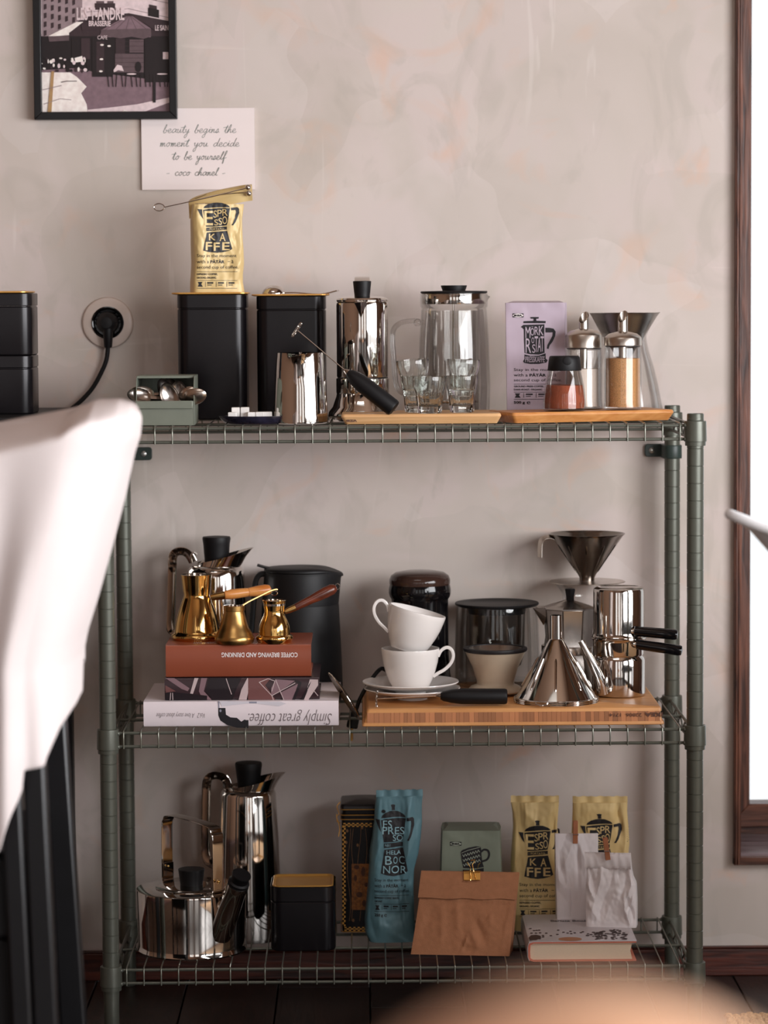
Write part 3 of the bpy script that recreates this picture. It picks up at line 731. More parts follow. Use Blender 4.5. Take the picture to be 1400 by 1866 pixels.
L_ESP = [('E', (212, 446, 300, 604), dict(bold=.01)), ('S', (304, 442, 340, 520), {}), ('P', (344, 434, 388, 510), {}), ('R', (394, 426, 446, 500), {}), ('S', (312, 540, 352, 604), {}), ('S', (356, 524, 392, 598), {}), ('O', (394, 506, 440, 590), {}),
         ('- PORTATO -', (246, 634, 430, 656), {}), ('K', (258, 696, 326, 768), dict(bold=.01)), ('A', (366, 692, 426, 776), dict(bold=.01)), ('F', (226, 786, 292, 876), dict(bold=.015)), ('F', (306, 792, 368, 884), dict(bold=.015)), ('E', (394, 788, 468, 876), dict(bold=.015))]
def slogan(mp, parent, x0, x1, y0, lh, extra, ink=None, xr=None, sub=5, wt='.'):
    """the printed text block; y0 = top of the first line, lh line height px"""
    p = Print(); w = x1-x0; h = lh*.72
    p.text('Stay in the moment', (x0, y0, x1, y0+h)); p.text('with a', (x0, y0+lh, x0+w*.3, y0+lh+h*.86)); p.text('PÅTÅR', (x0+w*.34, y0+lh-h*.1, x0+w*.7, y0+lh+h*.86), bold=.035)
    p.text('– a', (x0+w*.78, y0+lh+h*.1, x0+w*.92, y0+lh+h*.86)); p.text('second cup of coffee.', (x0, y0+2*lh, x0+w*1.04, y0+2*lh+h))
    y = y0+3.05*lh; p.rect(x0, y, x0+w*1.02, y+.7)
    y += lh*.3
    for e in extra[0]: p.text(e, (x0, y, x0+w*.031*len(e)*1.05, y+lh*.4), bold=.03); y += lh*.62
    p.rect(x0, y, x0+w*1.02, y+.7); y += lh*.28
    for i in range(4):
        xx = x0+w*(.02+i*.27)
        if i == 0: p.poly([(xx, y), (xx+w*.12, y), (xx+w*.09, y+lh*.4), (xx+w*.13, y+lh*.85), (xx, y+lh*.85), (xx+w*.03, y+lh*.4)])
        else: p.rect(xx-w*.03, y+.5, xx+w*.12, y+lh*.32); p.rect(xx-w*.03, y+lh*.5, xx+w*.08, y+lh*.62); p.rect(xx-w*.08, y-.5, xx-w*.07, y+lh*.85)
    y += lh*1.1; p.rect(x0, y, x0+w*1.02, y+.7)
    if extra[1]: y += lh*.4; p.text(extra[1], (x0, y, x0+w*.24, y+lh*.66), bold=.03); p.text('e', (x0+w*.28, y+lh*.06, x0+w*.36, y+lh*.6))
    p.build('printed_text', mp, ink or M_INK, parent, sub)

# yellow coffee bag with folded top and ball-ended clip
Y = -.165
bag = Bag(Y, [(372, 352, 446), (382, 351, 445), (400, 350, 443), (430, 352, 444), (455, 353, 446), (480, 354, 447), (500, 353, 445), (515, 352, 445), (531, 352, 448)], LID1, .06, [(0, 1), (.55, .95), (.8, .7), (1, .35)], yaw=rad(10), n=7,
          folds=((-.9, .95, -.55, .62, .25, .004), (.95, .8, .6, .6, .2, -.004), (-.9, .55, -.6, .35, .2, .003), (.9, .4, .55, .2, .18, .003), (.2, .98, .6, .75, .2, .003), (-.3, .12, .3, .05, .2, .002)), wr=.0022, seed=2)
t = thing('coffee_bag', 'yellow foil coffee bag with its folded top clipped, standing on the left tall tin', 'bag', bag.O)
obj('bag_body', bag.mesh(), M_YEL, t, 50)
# rolled-over top flap
b = B(); A0 = [W(344, 366, Y+.028), W(360, 357, Y+.024), W(400, 346, Y+.018), W(440, 338, Y+.016), W(459, 336, Y+.016)]; 
A0 = smooth_path(A0, 5); rings = []
for i, p in enumerate(A0):
    u = i/(len(A0)-1); hgt = .0290*(1-.12*u); th = .0075
    wv = .0008*sin(u*17)
    ring = [p+Vector((0, .012, -hgt*.9)), p+Vector((0, .010, -.003)), p+Vector((0, .004, .0005)), p+Vector((0, -th, -.001+wv)), p+Vector((.0005, -th-.003, -.006)), p+Vector((.001, -th-.0032+wv*2, -hgt*.6)), p+Vector((.0015, -th-.002, -hgt)), p+Vector((.001, -th+.001, -hgt*.98))]
    rings.append(ring)
b.loft(rings); obj('folded_flap', b, M_YEL, t, 60)
emblem(bag.map, t, 370-.1814*200, .1814, 382.3-.1667*434, .1667, L_ESP, lettermat=M_YEL, drop=('knob',))
slogan(bag.map(.0006), t, 359, 431, 463, 10.4, (('ESPRESSO COFFEE,', 'GROUND, ORGANIC'), None))
pr = Print()
for i in range(3): pr.line([(356+i*3, 362-i*.2+i*3.3), (380-i*2, 353+i*3.4)], .8)
pr.build('flap_lettering', lambda px, py: W(px, py, Y+.013), M_INK, t)
cl = thing('bag_clip', 'long thin steel clip with two ball ends across the top of the yellow bag', 'clip', W(370, 362, Y))
YC = Y+.004
for dy, (ex, ey), yo in ((0, (452, 341.5), -.004), (0, (453.5, 352.5), .0)):
    b = B(); b.tube(smooth_path([W(299, 377.5+dy, YC+yo), W(350, 366.5, YC-.002+yo), W(400, 355, YC-.004+yo), W(ex-2, ey+(1 if ey < 345 else -2), YC-.004+yo)], 4), .00085, 8); obj('rod', b, M_STEEL, cl)
    b = B(); b.sphere(W(ex, ey, YC-.004+yo), .0046, 18); obj('ball', b, M_STEEL, cl)
b = B(); b.tube([W(290+9.5*cos(a), 377.5+6.6*sin(a), YC-.002) for a in [2*pi*i/24 for i in range(24)]], .0009, 8, closed=True); obj('ring', b, M_STEEL, cl)
b = B(); a1 = W(362, 375, YC-.001); b.loft([rrect(a1.x-.006, a1.x+.011, -.0, .004, .0015, 0)][:1]*1, False, False)
b = B(); b.box(W(356, 375, YC).x, W(383, 375, YC).x, YC-.007, YC-.005, W(370, 377, YC).z, W(370, 371, YC).z, Matrix.Identity(4)); obj('foil_label', b, M_STEEL, t, bevel=.0006)

# black tins stacked at the left on a dark side table
tb = thing('side_table', 'black side table by the wall carrying the stacked black tins', 'table', (-.92, -.22, 0))
ztab = W(57, 752.5, -.3).z-.002; TX1 = W(112, 752, -.36).x
b = B(); b.box(-1.35, TX1, -.42, -.03, ztab-.022, ztab); obj('table_top', b, M_BLACK, tb, bevel=.002)
for x in (-1.33, TX1-.05):
    for y in (-.4, -.07): b = B(); b.box(x, x+.03, y, y+.03, 0, ztab-.022); obj('leg', b, M_BLACK, tb, bevel=.001)
b = B(); b.box(-1.33, TX1-.02, -.055, -.04, ztab-.1, ztab-.022); obj('apron', b, M_BLACK, tb)
zst = W(57, 651, -.3).z
t, xa, xb, zz, rr = tin('storage_tin', 'short black tin under another at the left picture edge', -70, 57.5, -.3, .107, ztab, 649, seam_py=671)
t, xa, xb, zz2, rr = tin('storage_tin', 'short black tin with gold rim on top of the stack at the left picture edge', -70, 56, -.3, .107, zz+.0005, 535, seam_py=558)
flat_lid(t, W(-70, 533, -.3).x, W(51, 533, -.3).x, -.3, .107, zz2)

# sage metal box with open front, and teaspoons in it
Yb = -.374; a = W(248, 775, Yb); c = W(354.5, 775, Yb); x0, x1 = a.x, c.x; D = .105; zb = S_T; zf = W(300, 731, Yb).z; ztp = W(300, 683.5, Yb+D*.55).z; tt = .0012
t = thing('metal_box', 'sage green metal box with an open hood front full of teaspoons', 'box', ((x0+x1)/2, Yb+D/2, zb))
b = B()
sh_x = .003
for xx in (x0, x1-tt):       # side walls with curved hood edge
    poly = [(Yb, zb), (Yb+D, zb), (Yb+D, ztp), (Yb+.024, ztp), (Yb+.012, ztp-.004), (Yb+.006, ztp-.012), (Yb+.003, zf), (Yb, zf)]
    b.prism(poly, xx, xx+tt, 'x')
b.box(x0, x1, Yb+D-tt, Yb+D, zb, ztp); b.box(x0, x1, Yb+.024, Yb+D, ztp-tt, ztp); b.box(x0, x1, Yb, Yb+D, zb, zb+tt); b.box(x0, x1, Yb+.0005, Yb+.0015+tt, zb, zf)
b.box(x0, x1, Yb+.0235, Yb+.0245, ztp-.004, ztp)
obj('box_body', b, M_SAGE, t, bevel=.0006)
b = B(); b.box(x0-.0005, x1-.002, Yb-.0035, Yb+.0005, zf-.0115, zf+.0005); obj('front_lip', b, M_SAGE, t, bevel=.0012)
t['label'] = 'sage green metal box with an open hood front full of teaspoons'
def spoon(loc, label, L=.075, bw=.0135, rot=(0, 0, 0), roll=0):
    t = thing('teaspoon', label, 'spoon', (0, 0, 0), 'teaspoons in the green box')
    b = B(); n = 20; rings = []
    for r_, dz in ((1, .0), (.93, -.0018), (.7, -.0044), (.35, -.0058), (.02, -.0062)):
        rings.append([Vector((-.019*r_*cos(2*pi*j/n)*(1+.12*cos(2*pi*j/n)), bw*r_*sin(2*pi*j/n), dz)) for j in range(n)])
    rin = [[p+Vector((0, 0, .0008)) for p in r] for r in rings[::-1]]
    b.loft(rings+rin, False, False); obj('bowl', b, M_BRUSH if random.random() < .3 else M_ALU, t)
    b = B(); b.tube(smooth_path([(.016, 0, -.0002), (.016+(L-.016)*.2, 0, .0015), (.016+(L-.016)*.6, 0, .0025), (L, 0, .001)], 4), .002, 8, flat=(.0009, .0028)); obj('handle', b, M_ALU, t)
    t.location = loc; t.rotation_euler = rot; return t
S = lambda px, py, dy: W(px, py, Yb+dy)
spoon(S(256, 722, .005), 'teaspoon sticking out furthest left over the front of the green box', rot=(rad(62), rad(8), rad(22)))
spoon(S(262, 717, .018), 'teaspoon lying just behind the leftmost one in the green box', rot=(rad(50), rad(5), rad(18)))
spoon(S(303, 713, .02), 'tallest teaspoon with a reddish bowl in the middle of the green box', L=.036, rot=(rad(70), rad(60), rad(20)))
spoon(S(313, 713, .026), 'teaspoon bowl rising right behind the tallest one in the green box', L=.036, rot=(rad(80), rad(70), rad(-10)))
spoon(S(309, 722, .008), 'teaspoon with upright bowl facing front at the centre of the green box', L=.036, rot=(rad(80), rad(68), rad(0)))
spoon(S(328, 719, .014), 'round-bowled teaspoon right of centre in the green box', L=.036, rot=(rad(85), rad(80), rad(-12)))
spoon(S(339, 724, .02), 'small teaspoon tip low at the right in the green box', L=.036, rot=(rad(70), rad(40), rad(150)))
spoon(S(353, 723, .012), 'teaspoon poking out over the right end of the green box', rot=(rad(65), rad(14), rad(158)))

# dark saucer with sugar cubes
Yp = -.335; pa = W(399, 757, Yp).x; pb = W(542, 757, Yp).x; pc = (pa+pb)/2; zp = S_T
t = thing('small_plate', 'dark blue-black glazed oval dish holding white sugar cubes', 'plate', (pc, Yp, zp))
b = B(); k = mpp(Yp); pf2 = [(56, zp), (60, zp+.001), (67, zp+.006), (71.5, zp+.0115), (71.5, zp+.0125), (70, zp+.0125), (66, zp+.0100), (58, zp+.0078), (.1, zp+.0076)]
rings = []
for r_, z in pf2:
    rings.append([Vector((pc+r_*k*cos(2*pi*j/48), Yp+r_*k*.62*sin(2*pi*j/48), z)) for j in range(48)])
b.loft(rings); obj('dish', b, M_PLATE, t)
sx_ = lambda px: W(px, 750, Yp-.01).x
cs = .0125
cubes = [(424, 0, 0, .0082, 'front left sugar cube on the dark dish'), (459, 0, .001, .0082, 'sugar cube in the middle of the front row'), (474, 0, .0, .0086, 'sugar cube second from the right end of the dish row'), (488, 0, .002, .0086, 'sugar cube at the right end of the dish row'),
         (429, 0, .015, .0150, 'taller sugar cube standing on end at the left'), (446, 0, .014, .0152, 'taller sugar cube standing on end, right of the other tall one')]
bb = B(); bb.box(-cs/2, cs/2, -cs/2, cs/2, 0, .01); proto = obj('sugar_cube', bb, M_CUBE, None, bevel=.0007)
for i, (px, lv, dy, hh_, lab) in enumerate(cubes):
    o = proto if i == 0 else proto.copy()
    if i: COL.objects.link(o)
    tag(o, lab, 'sugar cube', 'sugar cubes on the dark dish'); o.location = (sx_(px), Yp-.012+dy, zp+.0100); o.rotation_euler = (0, 0, rad((i*7) % 11-5))
    o.scale = (1.0, 1, hh_/.01)

# polished steel milk cup
T_ = Turn(547.5, -.335, 700); z = S_T
t = thing('milk_pitcher', 'polished steel milk jug with pouring lip between sugar dish and tall moka pot', 'jug', (*T_.c, z))
b = B(); pro = [(x*T_.k, zz_) for x, zz_ in ((46, z), (50, z+.0012), (50.3, z+.004), (49.5, z+.02), (47.5, z+.055), (45, z+.09), (43.8, T_.z(648)), (43.3, T_.z(642.5)))]
b.shell(pro, .0009, T_.c, 72)
zt = T_.z(642.5); zl = T_.z(664)
for i, p in enumerate(b.v):      # pull the pouring lip forward
    h = (p.z-zl)/(zt-zl)
    if h > 0:
        ang = math.atan2(p.x-T_.x+.003, -(p.y-T_.Y)); w = max(0, 1-abs(ang)/.62); w = w*w*(3-2*w)
        p.y -= .013*w*h*h*(1); p.z -= .0015*w*h
obj('jug_body', b, M_STEEL, t)
b = B(); b.tube(smooth_path([(T_.x+.018, T_.Y+.032, z+.09), (T_.x+.024, T_.Y+.055, z+.085), (T_.x+.025, T_.Y+.058, z+.05), (T_.x+.018, T_.Y+.036, z+.02)], 5), .003, 10, flat=(.001, .006)); obj('handle', b, M_STEEL, t)

# milk frothers
def frother(wh, rod_end, h0, h1, label, r=.0133, whvert=(0, 0, 1)):
    t = thing('milk_frother', label, 'milk frother', h1)
    d = (h1-h0).normalized(); L = (h1-h0).length
    M = Matrix.Translation(h0) @ d.to_track_quat('Z', 'Y').to_matrix().to_4x4()
    b = B(); b.lathe([(r*.42, 0), (r*.62, .004), (r*.86, L*.16), (r, L*.32), (r, L-.004), (r*.93, L-.001), (r*.8, L)], n=28, M=M); obj('handle', b, M_BLACK, t)
    b = B(); b.lathe([(.0016, -.007), (.0034, -.005), (r*.42, .0005)], n=16, M=M); obj('rod_collar', b, M_ALU, t)
    b = B(); b.tube([wh, h0-d*.006], .0009, 8); obj('rod', b, M_STEEL, t)
    b = B(); n = 60; v = Vector(whvert).normalized(); u = d.cross(v).normalized(); R_ = .0118
    ctr = [wh+(v*cos(2*pi*i/n)+u*sin(2*pi*i/n)*.55)*R_ for i in range(n)]
    path = []
    m = 360
    for i in range(m):
        a = 2*pi*i/m; cpt = wh+(v*cos(a)+u*sin(a)*.55)*R_; rad_ = (v*cos(a)+u*sin(a)*.55).normalized()
        path.append(cpt+(rad_*cos(a*40)+d*sin(a*40))*.0014)
    b.tube(path, .00035, 5, closed=True); b.tube([ctr[0], wh, ctr[n//2]], .0007, 6); obj('whisk', b, M_STEEL, t)
    return t
frother(W(541, 601, -.335), None, W(634, 679, -.362), W(719, 745, -.376), 'black and steel milk frother leaning diagonally on the steel jug, on the top shelf', whvert=(.55, 0, .83))

# tall stainless moka pot
Y = -.24; T_ = Turn(661, Y, 650); z = S_T
t = thing('moka_pot', 'tall polished steel moka pot with black knob and flared base on the top shelf', 'moka pot', (*T_.c, z))
b = B(); b.lathe(T_.prof([(58, 765), (62, 763), (63.5, 757), (62, 750), (55, 741), (48.5, 722), (47.5, 716), (47.5, 691)], z), T_.c, 64); obj('boiler', b, M_STEEL, t)
b = B(); b.lathe(T_.prof([(47.5, 717), (48.4, 715), (48.4, 690), (47.6, 689)]), T_.c, 64); obj('joint_ring', b, M_STEEL, t)
b = B(); b.lathe(T_.prof([(46, 689.5), (46, 686.5)]), T_.c, 64); obj('gasket', b, M_SILIC, t)
b = B(); b.lathe(T_.prof([(46.2, 687), (47.2, 685), (47.2, 556), (46.5, 552), (44, 550)]), T_.c, 64, c1=True)
ctr = Vector((T_.x, T_.Y, 0))
obj('upper_chamber', b, M_STEEL, t)
b = B(); zt_, zb_ = T_.z(551.5), T_.z(583); wv = 14*T_.k; yf = T_.Y-46.6*T_.k    # V spout on the front
b.add([(T_.x-.002-wv, yf+.004, zt_), (T_.x-.002+wv, yf+.004, zt_), (T_.x-.002, yf-.013, zt_+.001), (T_.x-.002, yf+.0005, zb_), (T_.x-.002-wv+.001, yf+.007, zt_), (T_.x-.002+wv-.001, yf+.007, zt_), (T_.x-.002, yf-.0115, zt_+.001), (T_.x-.002, yf+.003, zb_+.002)],
      [(0, 3, 2), (2, 3, 1), (4, 6, 7), (6, 5, 7), (0, 2, 6, 4), (2, 1, 5, 6)]); obj('spout', b, M_STEEL, t, 20, bevel=.0006)
b = B(); b.lathe(T_.prof([(44, 551), (46.5, 549.5), (46.8, 546.5), (45, 543.5), (38, 541), (20, 540), (.01, 539.6)]), T_.c, 64); obj('lid', b, M_STEEL, t)
b = B(); b.lathe(T_.prof([(14, 541), (14, 539), (15, 530), (16.6, 514), (16.4, 512.5), (15, 512)]), T_.c, 32); obj('knob', b, M_BLACK, t)
b = B(); hz = [(0, T_.z(540)), (.018, T_.z(510)), (.045, T_.z(507)), (.055, T_.z(530)), (.052, T_.z(680)), (.03, T_.z(700))]
b.tube(smooth_path([(T_.x, T_.Y+.034+y_, z_) for y_, z_ in hz], 5), .004, 10, flat=(.012, .0015), updir=(1, 0, 0)); obj('handle', b, M_STEEL, t)

# glass french press
Y = -.17; T_ = Turn(828, Y, 650); z = S_T; k = T_.k
t = thing('french_press', 'clear double-walled glass french press with a black lid behind the drinking glasses', 'french press', (*T_.c, z))
b = B(); b.shell([(56, z), (62, z+.0012), (63.5, z+.004)]+[(r_, T_.z(py)) for r_, py in ((65, 700), (63.5, 620), (60, 568), (57.5, 562), (59, 558), (61.5, 556), (61.5, 535))] and [(r_*k, z_) for r_, z_ in ((56, z), (62, z+.0012), (64, z+.004), (65.5, T_.z(700)), (63, T_.z(620)), (59.5, T_.z(566)), (58.5, T_.z(562)), (61, T_.z(558)), (61.5, T_.z(553)), (61.5, T_.z(535)))], .0018, T_.c, 64); obj('glass_beaker', b, M_GLASS, t)
b = B(); b.shell([(r_*k, z_) for r_, z_ in ((40, z+.01), (45, z+.013), (46, z+.02), (46, T_.z(566)))], .0015, T_.c, 56); obj('inner_glass', b, M_GLASS, t)
b = B(); b.lathe(T_.prof([(57.5, 554), (58, 553), (58, 536), (57.5, 535)]), T_.c, 64); obj('steel_band', b, M_STEEL, t)
b = B(); b.lathe(T_.prof([(58, 535), (60.5, 534), (61, 532), (60, 530.5), (20, 529.8)]), T_.c, 64); obj('lid', b, M_BLACK, t)
b = B(); b.lathe(T_.prof([(21, 530), (21, 529), (23.8, 521.5), (23.5, 520)]), T_.c, 40); obj('knob', b, M_BLACK, t)
b = B(); b.tube([(T_.x-.001, Y, T_.z(554)), (T_.x-.001, Y, z+.03)], .0017, 10); obj('plunger_rod', b, M_STEEL, t)
b = B(); b.lathe([(44*k, z+.024), (44.5*k, z+.025), (44.5*k, z+.028), (30*k, z+.029), (.003, z+.031)], T_.c, 48); obj('plunger_disc', b, M_STEEL, t)
b = B(); b.tube(smooth_path([T_.at(766, 586), T_.at(752, 585), T_.at(732, 588), T_.at(719, 598), T_.at(715.5, 615), T_.at(717.5, 650), T_.at(720, 685), T_.at(724, 705), T_.at(734, 716), T_.at(765, 721)], 5), [.0042]*4+[.0042]*100, 14); b.sphere(T_.at(761, 588), .0062, 14); obj('handle', b, M_GLASS, t)
b = B(); a_ = Vector((T_.x+59*k, Y, 0)); b.add([(T_.x+57*k, Y-.012, T_.z(536)), (T_.x+57*k, Y+.012, T_.z(536)), (T_.x+66*k, Y, T_.z(541)), (T_.x+58*k, Y-.006, T_.z(552)), (T_.x+58*k, Y+.006, T_.z(552)), (T_.x+62*k, Y, T_.z(546))], [(0, 2, 5, 3), (1, 4, 5, 2), (3, 5, 4), (0, 1, 2)]); obj('spout', b, M_GLASS, t, 60)

# left cutting board with the glasses
def slab_px(name, label, cat, corners, Yl, Yr, z0, th, depth, m, under=.006, grp=None):
    """board with its front edge from px xl..xr; Yl,Yr front plane at each end"""
    (xl, xr) = corners; A = W(xl, 765, Yl); C = W(xr, 765, Yr); ux = Vector((C.x-A.x, C.y-A.y, 0)); L = ux.length; ux.normalize(); uy = Vector((-ux.y, ux.x, 0))
    t = thing(name, label, cat, (A.x+ux.x*L/2, A.y+ux.y*L/2, z0))
    t.rotation_euler = (0, 0, 0)
    b = B(); O = Vector((A.x, A.y, 0)); rings = []
    for z_, i, f in ((z0, under, under), (z0+th*.72, 0, 0), (z0+th*.9, .0004, .0006), (z0+th, .0015, .002)):
        rr_ = rrect(i, L-i, f, depth-f, .006, z_, 4); rings.append([O+ux*p.x+uy*p.y+Vector((0, 0, p.z)) for p in rr_])
    b.loft(rings); obj('board', b, m, t); return t, O, ux, uy, L
t, O, ux, uy, L = slab_px('cutting_board', 'small pale beech board under the drinking glasses', 'cutting board', (622, 914), -.378, -.378, S_T, .0150, .15, M_BEECH)
pr = Print(); pr.text('IKEA', (632, 764.5, 651, 769), shear=0, bold=.04); pr.build('burned_mark', lambda px, py: W(px, py, -.378)+Vector((0, -.0004+.0015, 0)), M_INKB, t)
BT = S_T+.0150
def glass_tumbler(loc, label, rot=(0, 0, 0)):
    global GP
    if 'GP' in globals(): 
        o = dup(GP, loc, label, rot); return o
    t = thing('drinking_glass', label, 'glass', (0, 0, 0), 'small faceted glasses on the beech board')
    H = .0560; b = B(); n = 60; rings = []
    prof = [(.0172, 0, 1), (.0182, .001, 1), (.0198, .018, 1), (.0212, .030, 1), (.0219, .0335, 1), (.0232, .0365, .6), (.0245, .046, .0), (.0252, H-.001, 0), (.0249, H, 0)]
    for r, z_, fct in prof:
        ring = []
        for j in range(n):
            a = 2*pi*j/n; m9 = (a*10/(2*pi)) % 1; rf = r*(1-.035*fct*(1-abs(2*m9-1)**2)) if fct else r
            ring.append(Vector((rf*cos(a), rf*sin(a), z_)))
        rings.append(ring)
    inner = [(.0236, H), (.0230, .046), (.0212, .036), (.0196, .030), (.0178, .013), (.0165, .0105), (1e-5, .0095)]
    for r, z_ in inner: rings.append([Vector((r*cos(2*pi*j/n), r*sin(2*pi*j/n), z_)) for j in range(n)])
    b.loft(rings); obj('glass_body', b, M_GLASSR, t, 25)
    t.location = loc; t.rotation_euler = rot; GP = t; return t
def gx(px, Y): return W(px, 740, Y).x
glass_tumbler((gx(783, -.352), -.352, BT), 'single small glass standing alone in front of the two stacks')
glass_tumbler((gx(760, -.31), -.31, BT), 'lower glass of the left two-glass stack')
glass_tumbler((gx(757.5, -.31), -.31, BT+.0245), 'upper glass of the left stack, tilted in the one below', rot=(0, rad(-5), rad(20)))
glass_tumbler((gx(842, -.325), -.325, BT), 'lower glass of the right two-glass stack')
glass_tumbler((gx(843, -.325), -.325, BT+.0245), 'upper glass of the right stack', rot=(0, rad(2), rad(12)))

# lilac coffee pack
Y = -.315
def pack(name, label, fl, fr, pyt, pyb, Y, z0, depth, yaw, m, seed, bottomwide=0):
    bag = Bag(Y, [(pyt, fl[0], fr[0]), ((pyt+pyb)/2, (fl[0]+fl[1])/2, (fr[0]+fr[1])/2), (pyb, fl[1], fr[1])], z0, depth, [(0, .96), (.03, 1), (.97, 1), (1, .96)], yaw=yaw, n=26, wr=.0006, seed=seed,
              folds=((-.9, .97, -.3, .9, .06, .001), (.9, .93, .3, .985, .06, -.001), (-.98, .5, -.9, .2, .05, -.0012)))
    t = thing(name, label, 'coffee pack', bag.O)
    b = bag.mesh(40, 40); obj('pack_body', b, m, t, 30)
    b = B(); zt_ = z0+bag.H; a, c = bag.rows[-1][1], bag.rows[-1][2]   # folded top flaps
    b.add([bag.world(a+.004, .002, zt_+.0002), bag.world(c-.004, .002, zt_+.0002), bag.world(c-.012, depth*.5, zt_+.0028), bag.world(a+.012, depth*.5, zt_+.0028), bag.world(c-.006, depth-.002, zt_+.0004), bag.world(a+.006, depth-.002, zt_+.0004)],
          [(0, 1, 2, 3), (3, 2, 4, 5), (0, 3, 5), (1, 4, 2)]); obj('folded_top', b, m, t, 10)
    return t, bag
t, bg_ = pack('coffee_pack', 'tall lilac vacuum pack of press coffee at the top shelf right of the french press', (919, 922), (1032, 1033), 552, 767, -.228, S_T, .075, rad(-5.5), M_LILAC, 3)
def sx(v): return 900+v/7.775
def sy(v): return 540+v/7.775
pr = Print()
for po in ([(520, 293), (640, 293), (636, 316), (603, 318), (604, 345), (738, 350), (736, 380), (420, 380), (424, 352), (566, 346), (566, 318), (524, 316)], [(382, 438), (420, 404), (720, 396), (716, 560), (722, 800), (640, 826), (520, 822), (438, 802), (430, 600), (428, 470), (400, 440)],
           [(436, 822), (520, 842), (640, 840), (736, 806), (738, 880), (766, 905), (748, 938), (640, 958), (520, 958), (434, 944), (416, 920), (438, 888)],
           [(732, 444), (790, 446), (850, 458), (878, 500), (872, 560), (836, 640), (790, 700), (778, 746), (752, 740), (760, 690), (800, 620), (832, 560), (836, 510), (800, 512), (734, 512)]): pr.poly([(sx(a), sy(c_)) for a, c_ in po])
pr.rect(sx(268), sy(242), sx(424), sy(298)); pr.build('printed_emblem', bg_.map(.0005), M_INK, t, 5)
pr = Print()
for tx, bx in (('M', (450, 432, 520, 590)), ('Ö', (522, 424, 574, 556)), ('R', (580, 430, 634, 546)), ('K', (640, 420, 706, 552)), ('R', (452, 596, 530, 800)), ('O', (536, 582, 574, 664)), ('S', (546, 680, 590, 800)), ('T', (580, 566, 628, 790)), ('A', (622, 580, 672, 786)), ('T', (664, 566, 712, 780)), ('PRESSKAFFE', (448, 852, 722, 934))):
    pr.text(tx, (sx(bx[0]), sy(bx[1]), sx(bx[2]), sy(bx[3])))
pr.build('emblem_lettering', bg_.map(.0009), M_LILAC, t, 6)
pr = Print(); pr.disc(sx(346), sy(270), 9.6, 3.3, 0, 24); pr.build('logo_oval', bg_.map(.0009), M_INKW, t)
pr = Print(); pr.text('IKEA', (sx(288), sy(258), sx(404), sy(284)), bold=.06); pr.build('logo_lettering', bg_.map(.0013), M_INK, t)
slogan(bg_.map(.0005), t, sx(286), sx(286)+84, sy(1018), 9.4, (('GROUND PRESS COFFEE,', 'DARK-ROAST, ORGANIC'), '500 g'))
t['label'] = 'tall lilac vacuum pack of press coffee right of the french press'

# right board with the jars
t, O, ux, uy, L = slab_px('cutting_board', 'long oak board under the sugar jars and glass carafe', 'cutting board', (934, 1230), -.384, -.30, S_T, .0160, .108, M_ACACIA, under=.006)
RT = S_T+.0160
def jar_glass(T_, z, prof, th=.0018, m=M_GLASS): 
    b = B(); b.shell(prof, th, T_.c, 48, bot=.004); return b
# small shaker
T_ = Turn(1029, -.325, 700); k = T_.k
t = thing('shaker_jar', 'small glass shaker with a black lid, half full of cocoa', 'jar', (*T_.c, RT))
zs_ = RT
b = jar_glass(T_, zs_, [(r_*k, z_) for r_, z_ in ((35, zs_), (38, zs_+.001), (39, zs_+.004), (38.5, T_.z(730)), (36, T_.z(705)), (32, T_.z(685)), (29.5, T_.z(676)), (29, T_.z(668)))]); obj('glass_jar', b, M_GLASS, t)
b = B(); b.lathe([(r_*k, z_) for r_, z_ in ((36, zs_+.0045), (36.6, zs_+.006), (36.4, T_.z(730)), (34, T_.z(707)), (32.8, T_.z(702)), (20, T_.z(701)), (.1, T_.z(701.5)))], T_.c, 40); obj('cocoa', b, M_COCOA, t)['label'] = 'reddish brown cocoa powder'
b = B(); b.lathe([(r_*k, z_) for r_, z_ in ((30.5, T_.z(675)), (31, T_.z(674)), (28.8, T_.z(656)), (27.5, T_.z(650)), (26, T_.z(648.5)), (.1, T_.z(648)))], T_.c, 48); obj('lid', b, M_BLACK, t)
b = B(); Mx = Matrix.Translation((T_.x+.003, T_.Y-29*k, T_.z(657))) @ Matrix.Rotation(pi/2, 4, 'X'); b.lathe([(.0065, -.001), (.0065, .0008), (.005, .0012)], n=24, M=Mx); obj('thumb_tab', b, M_BLACK, t)
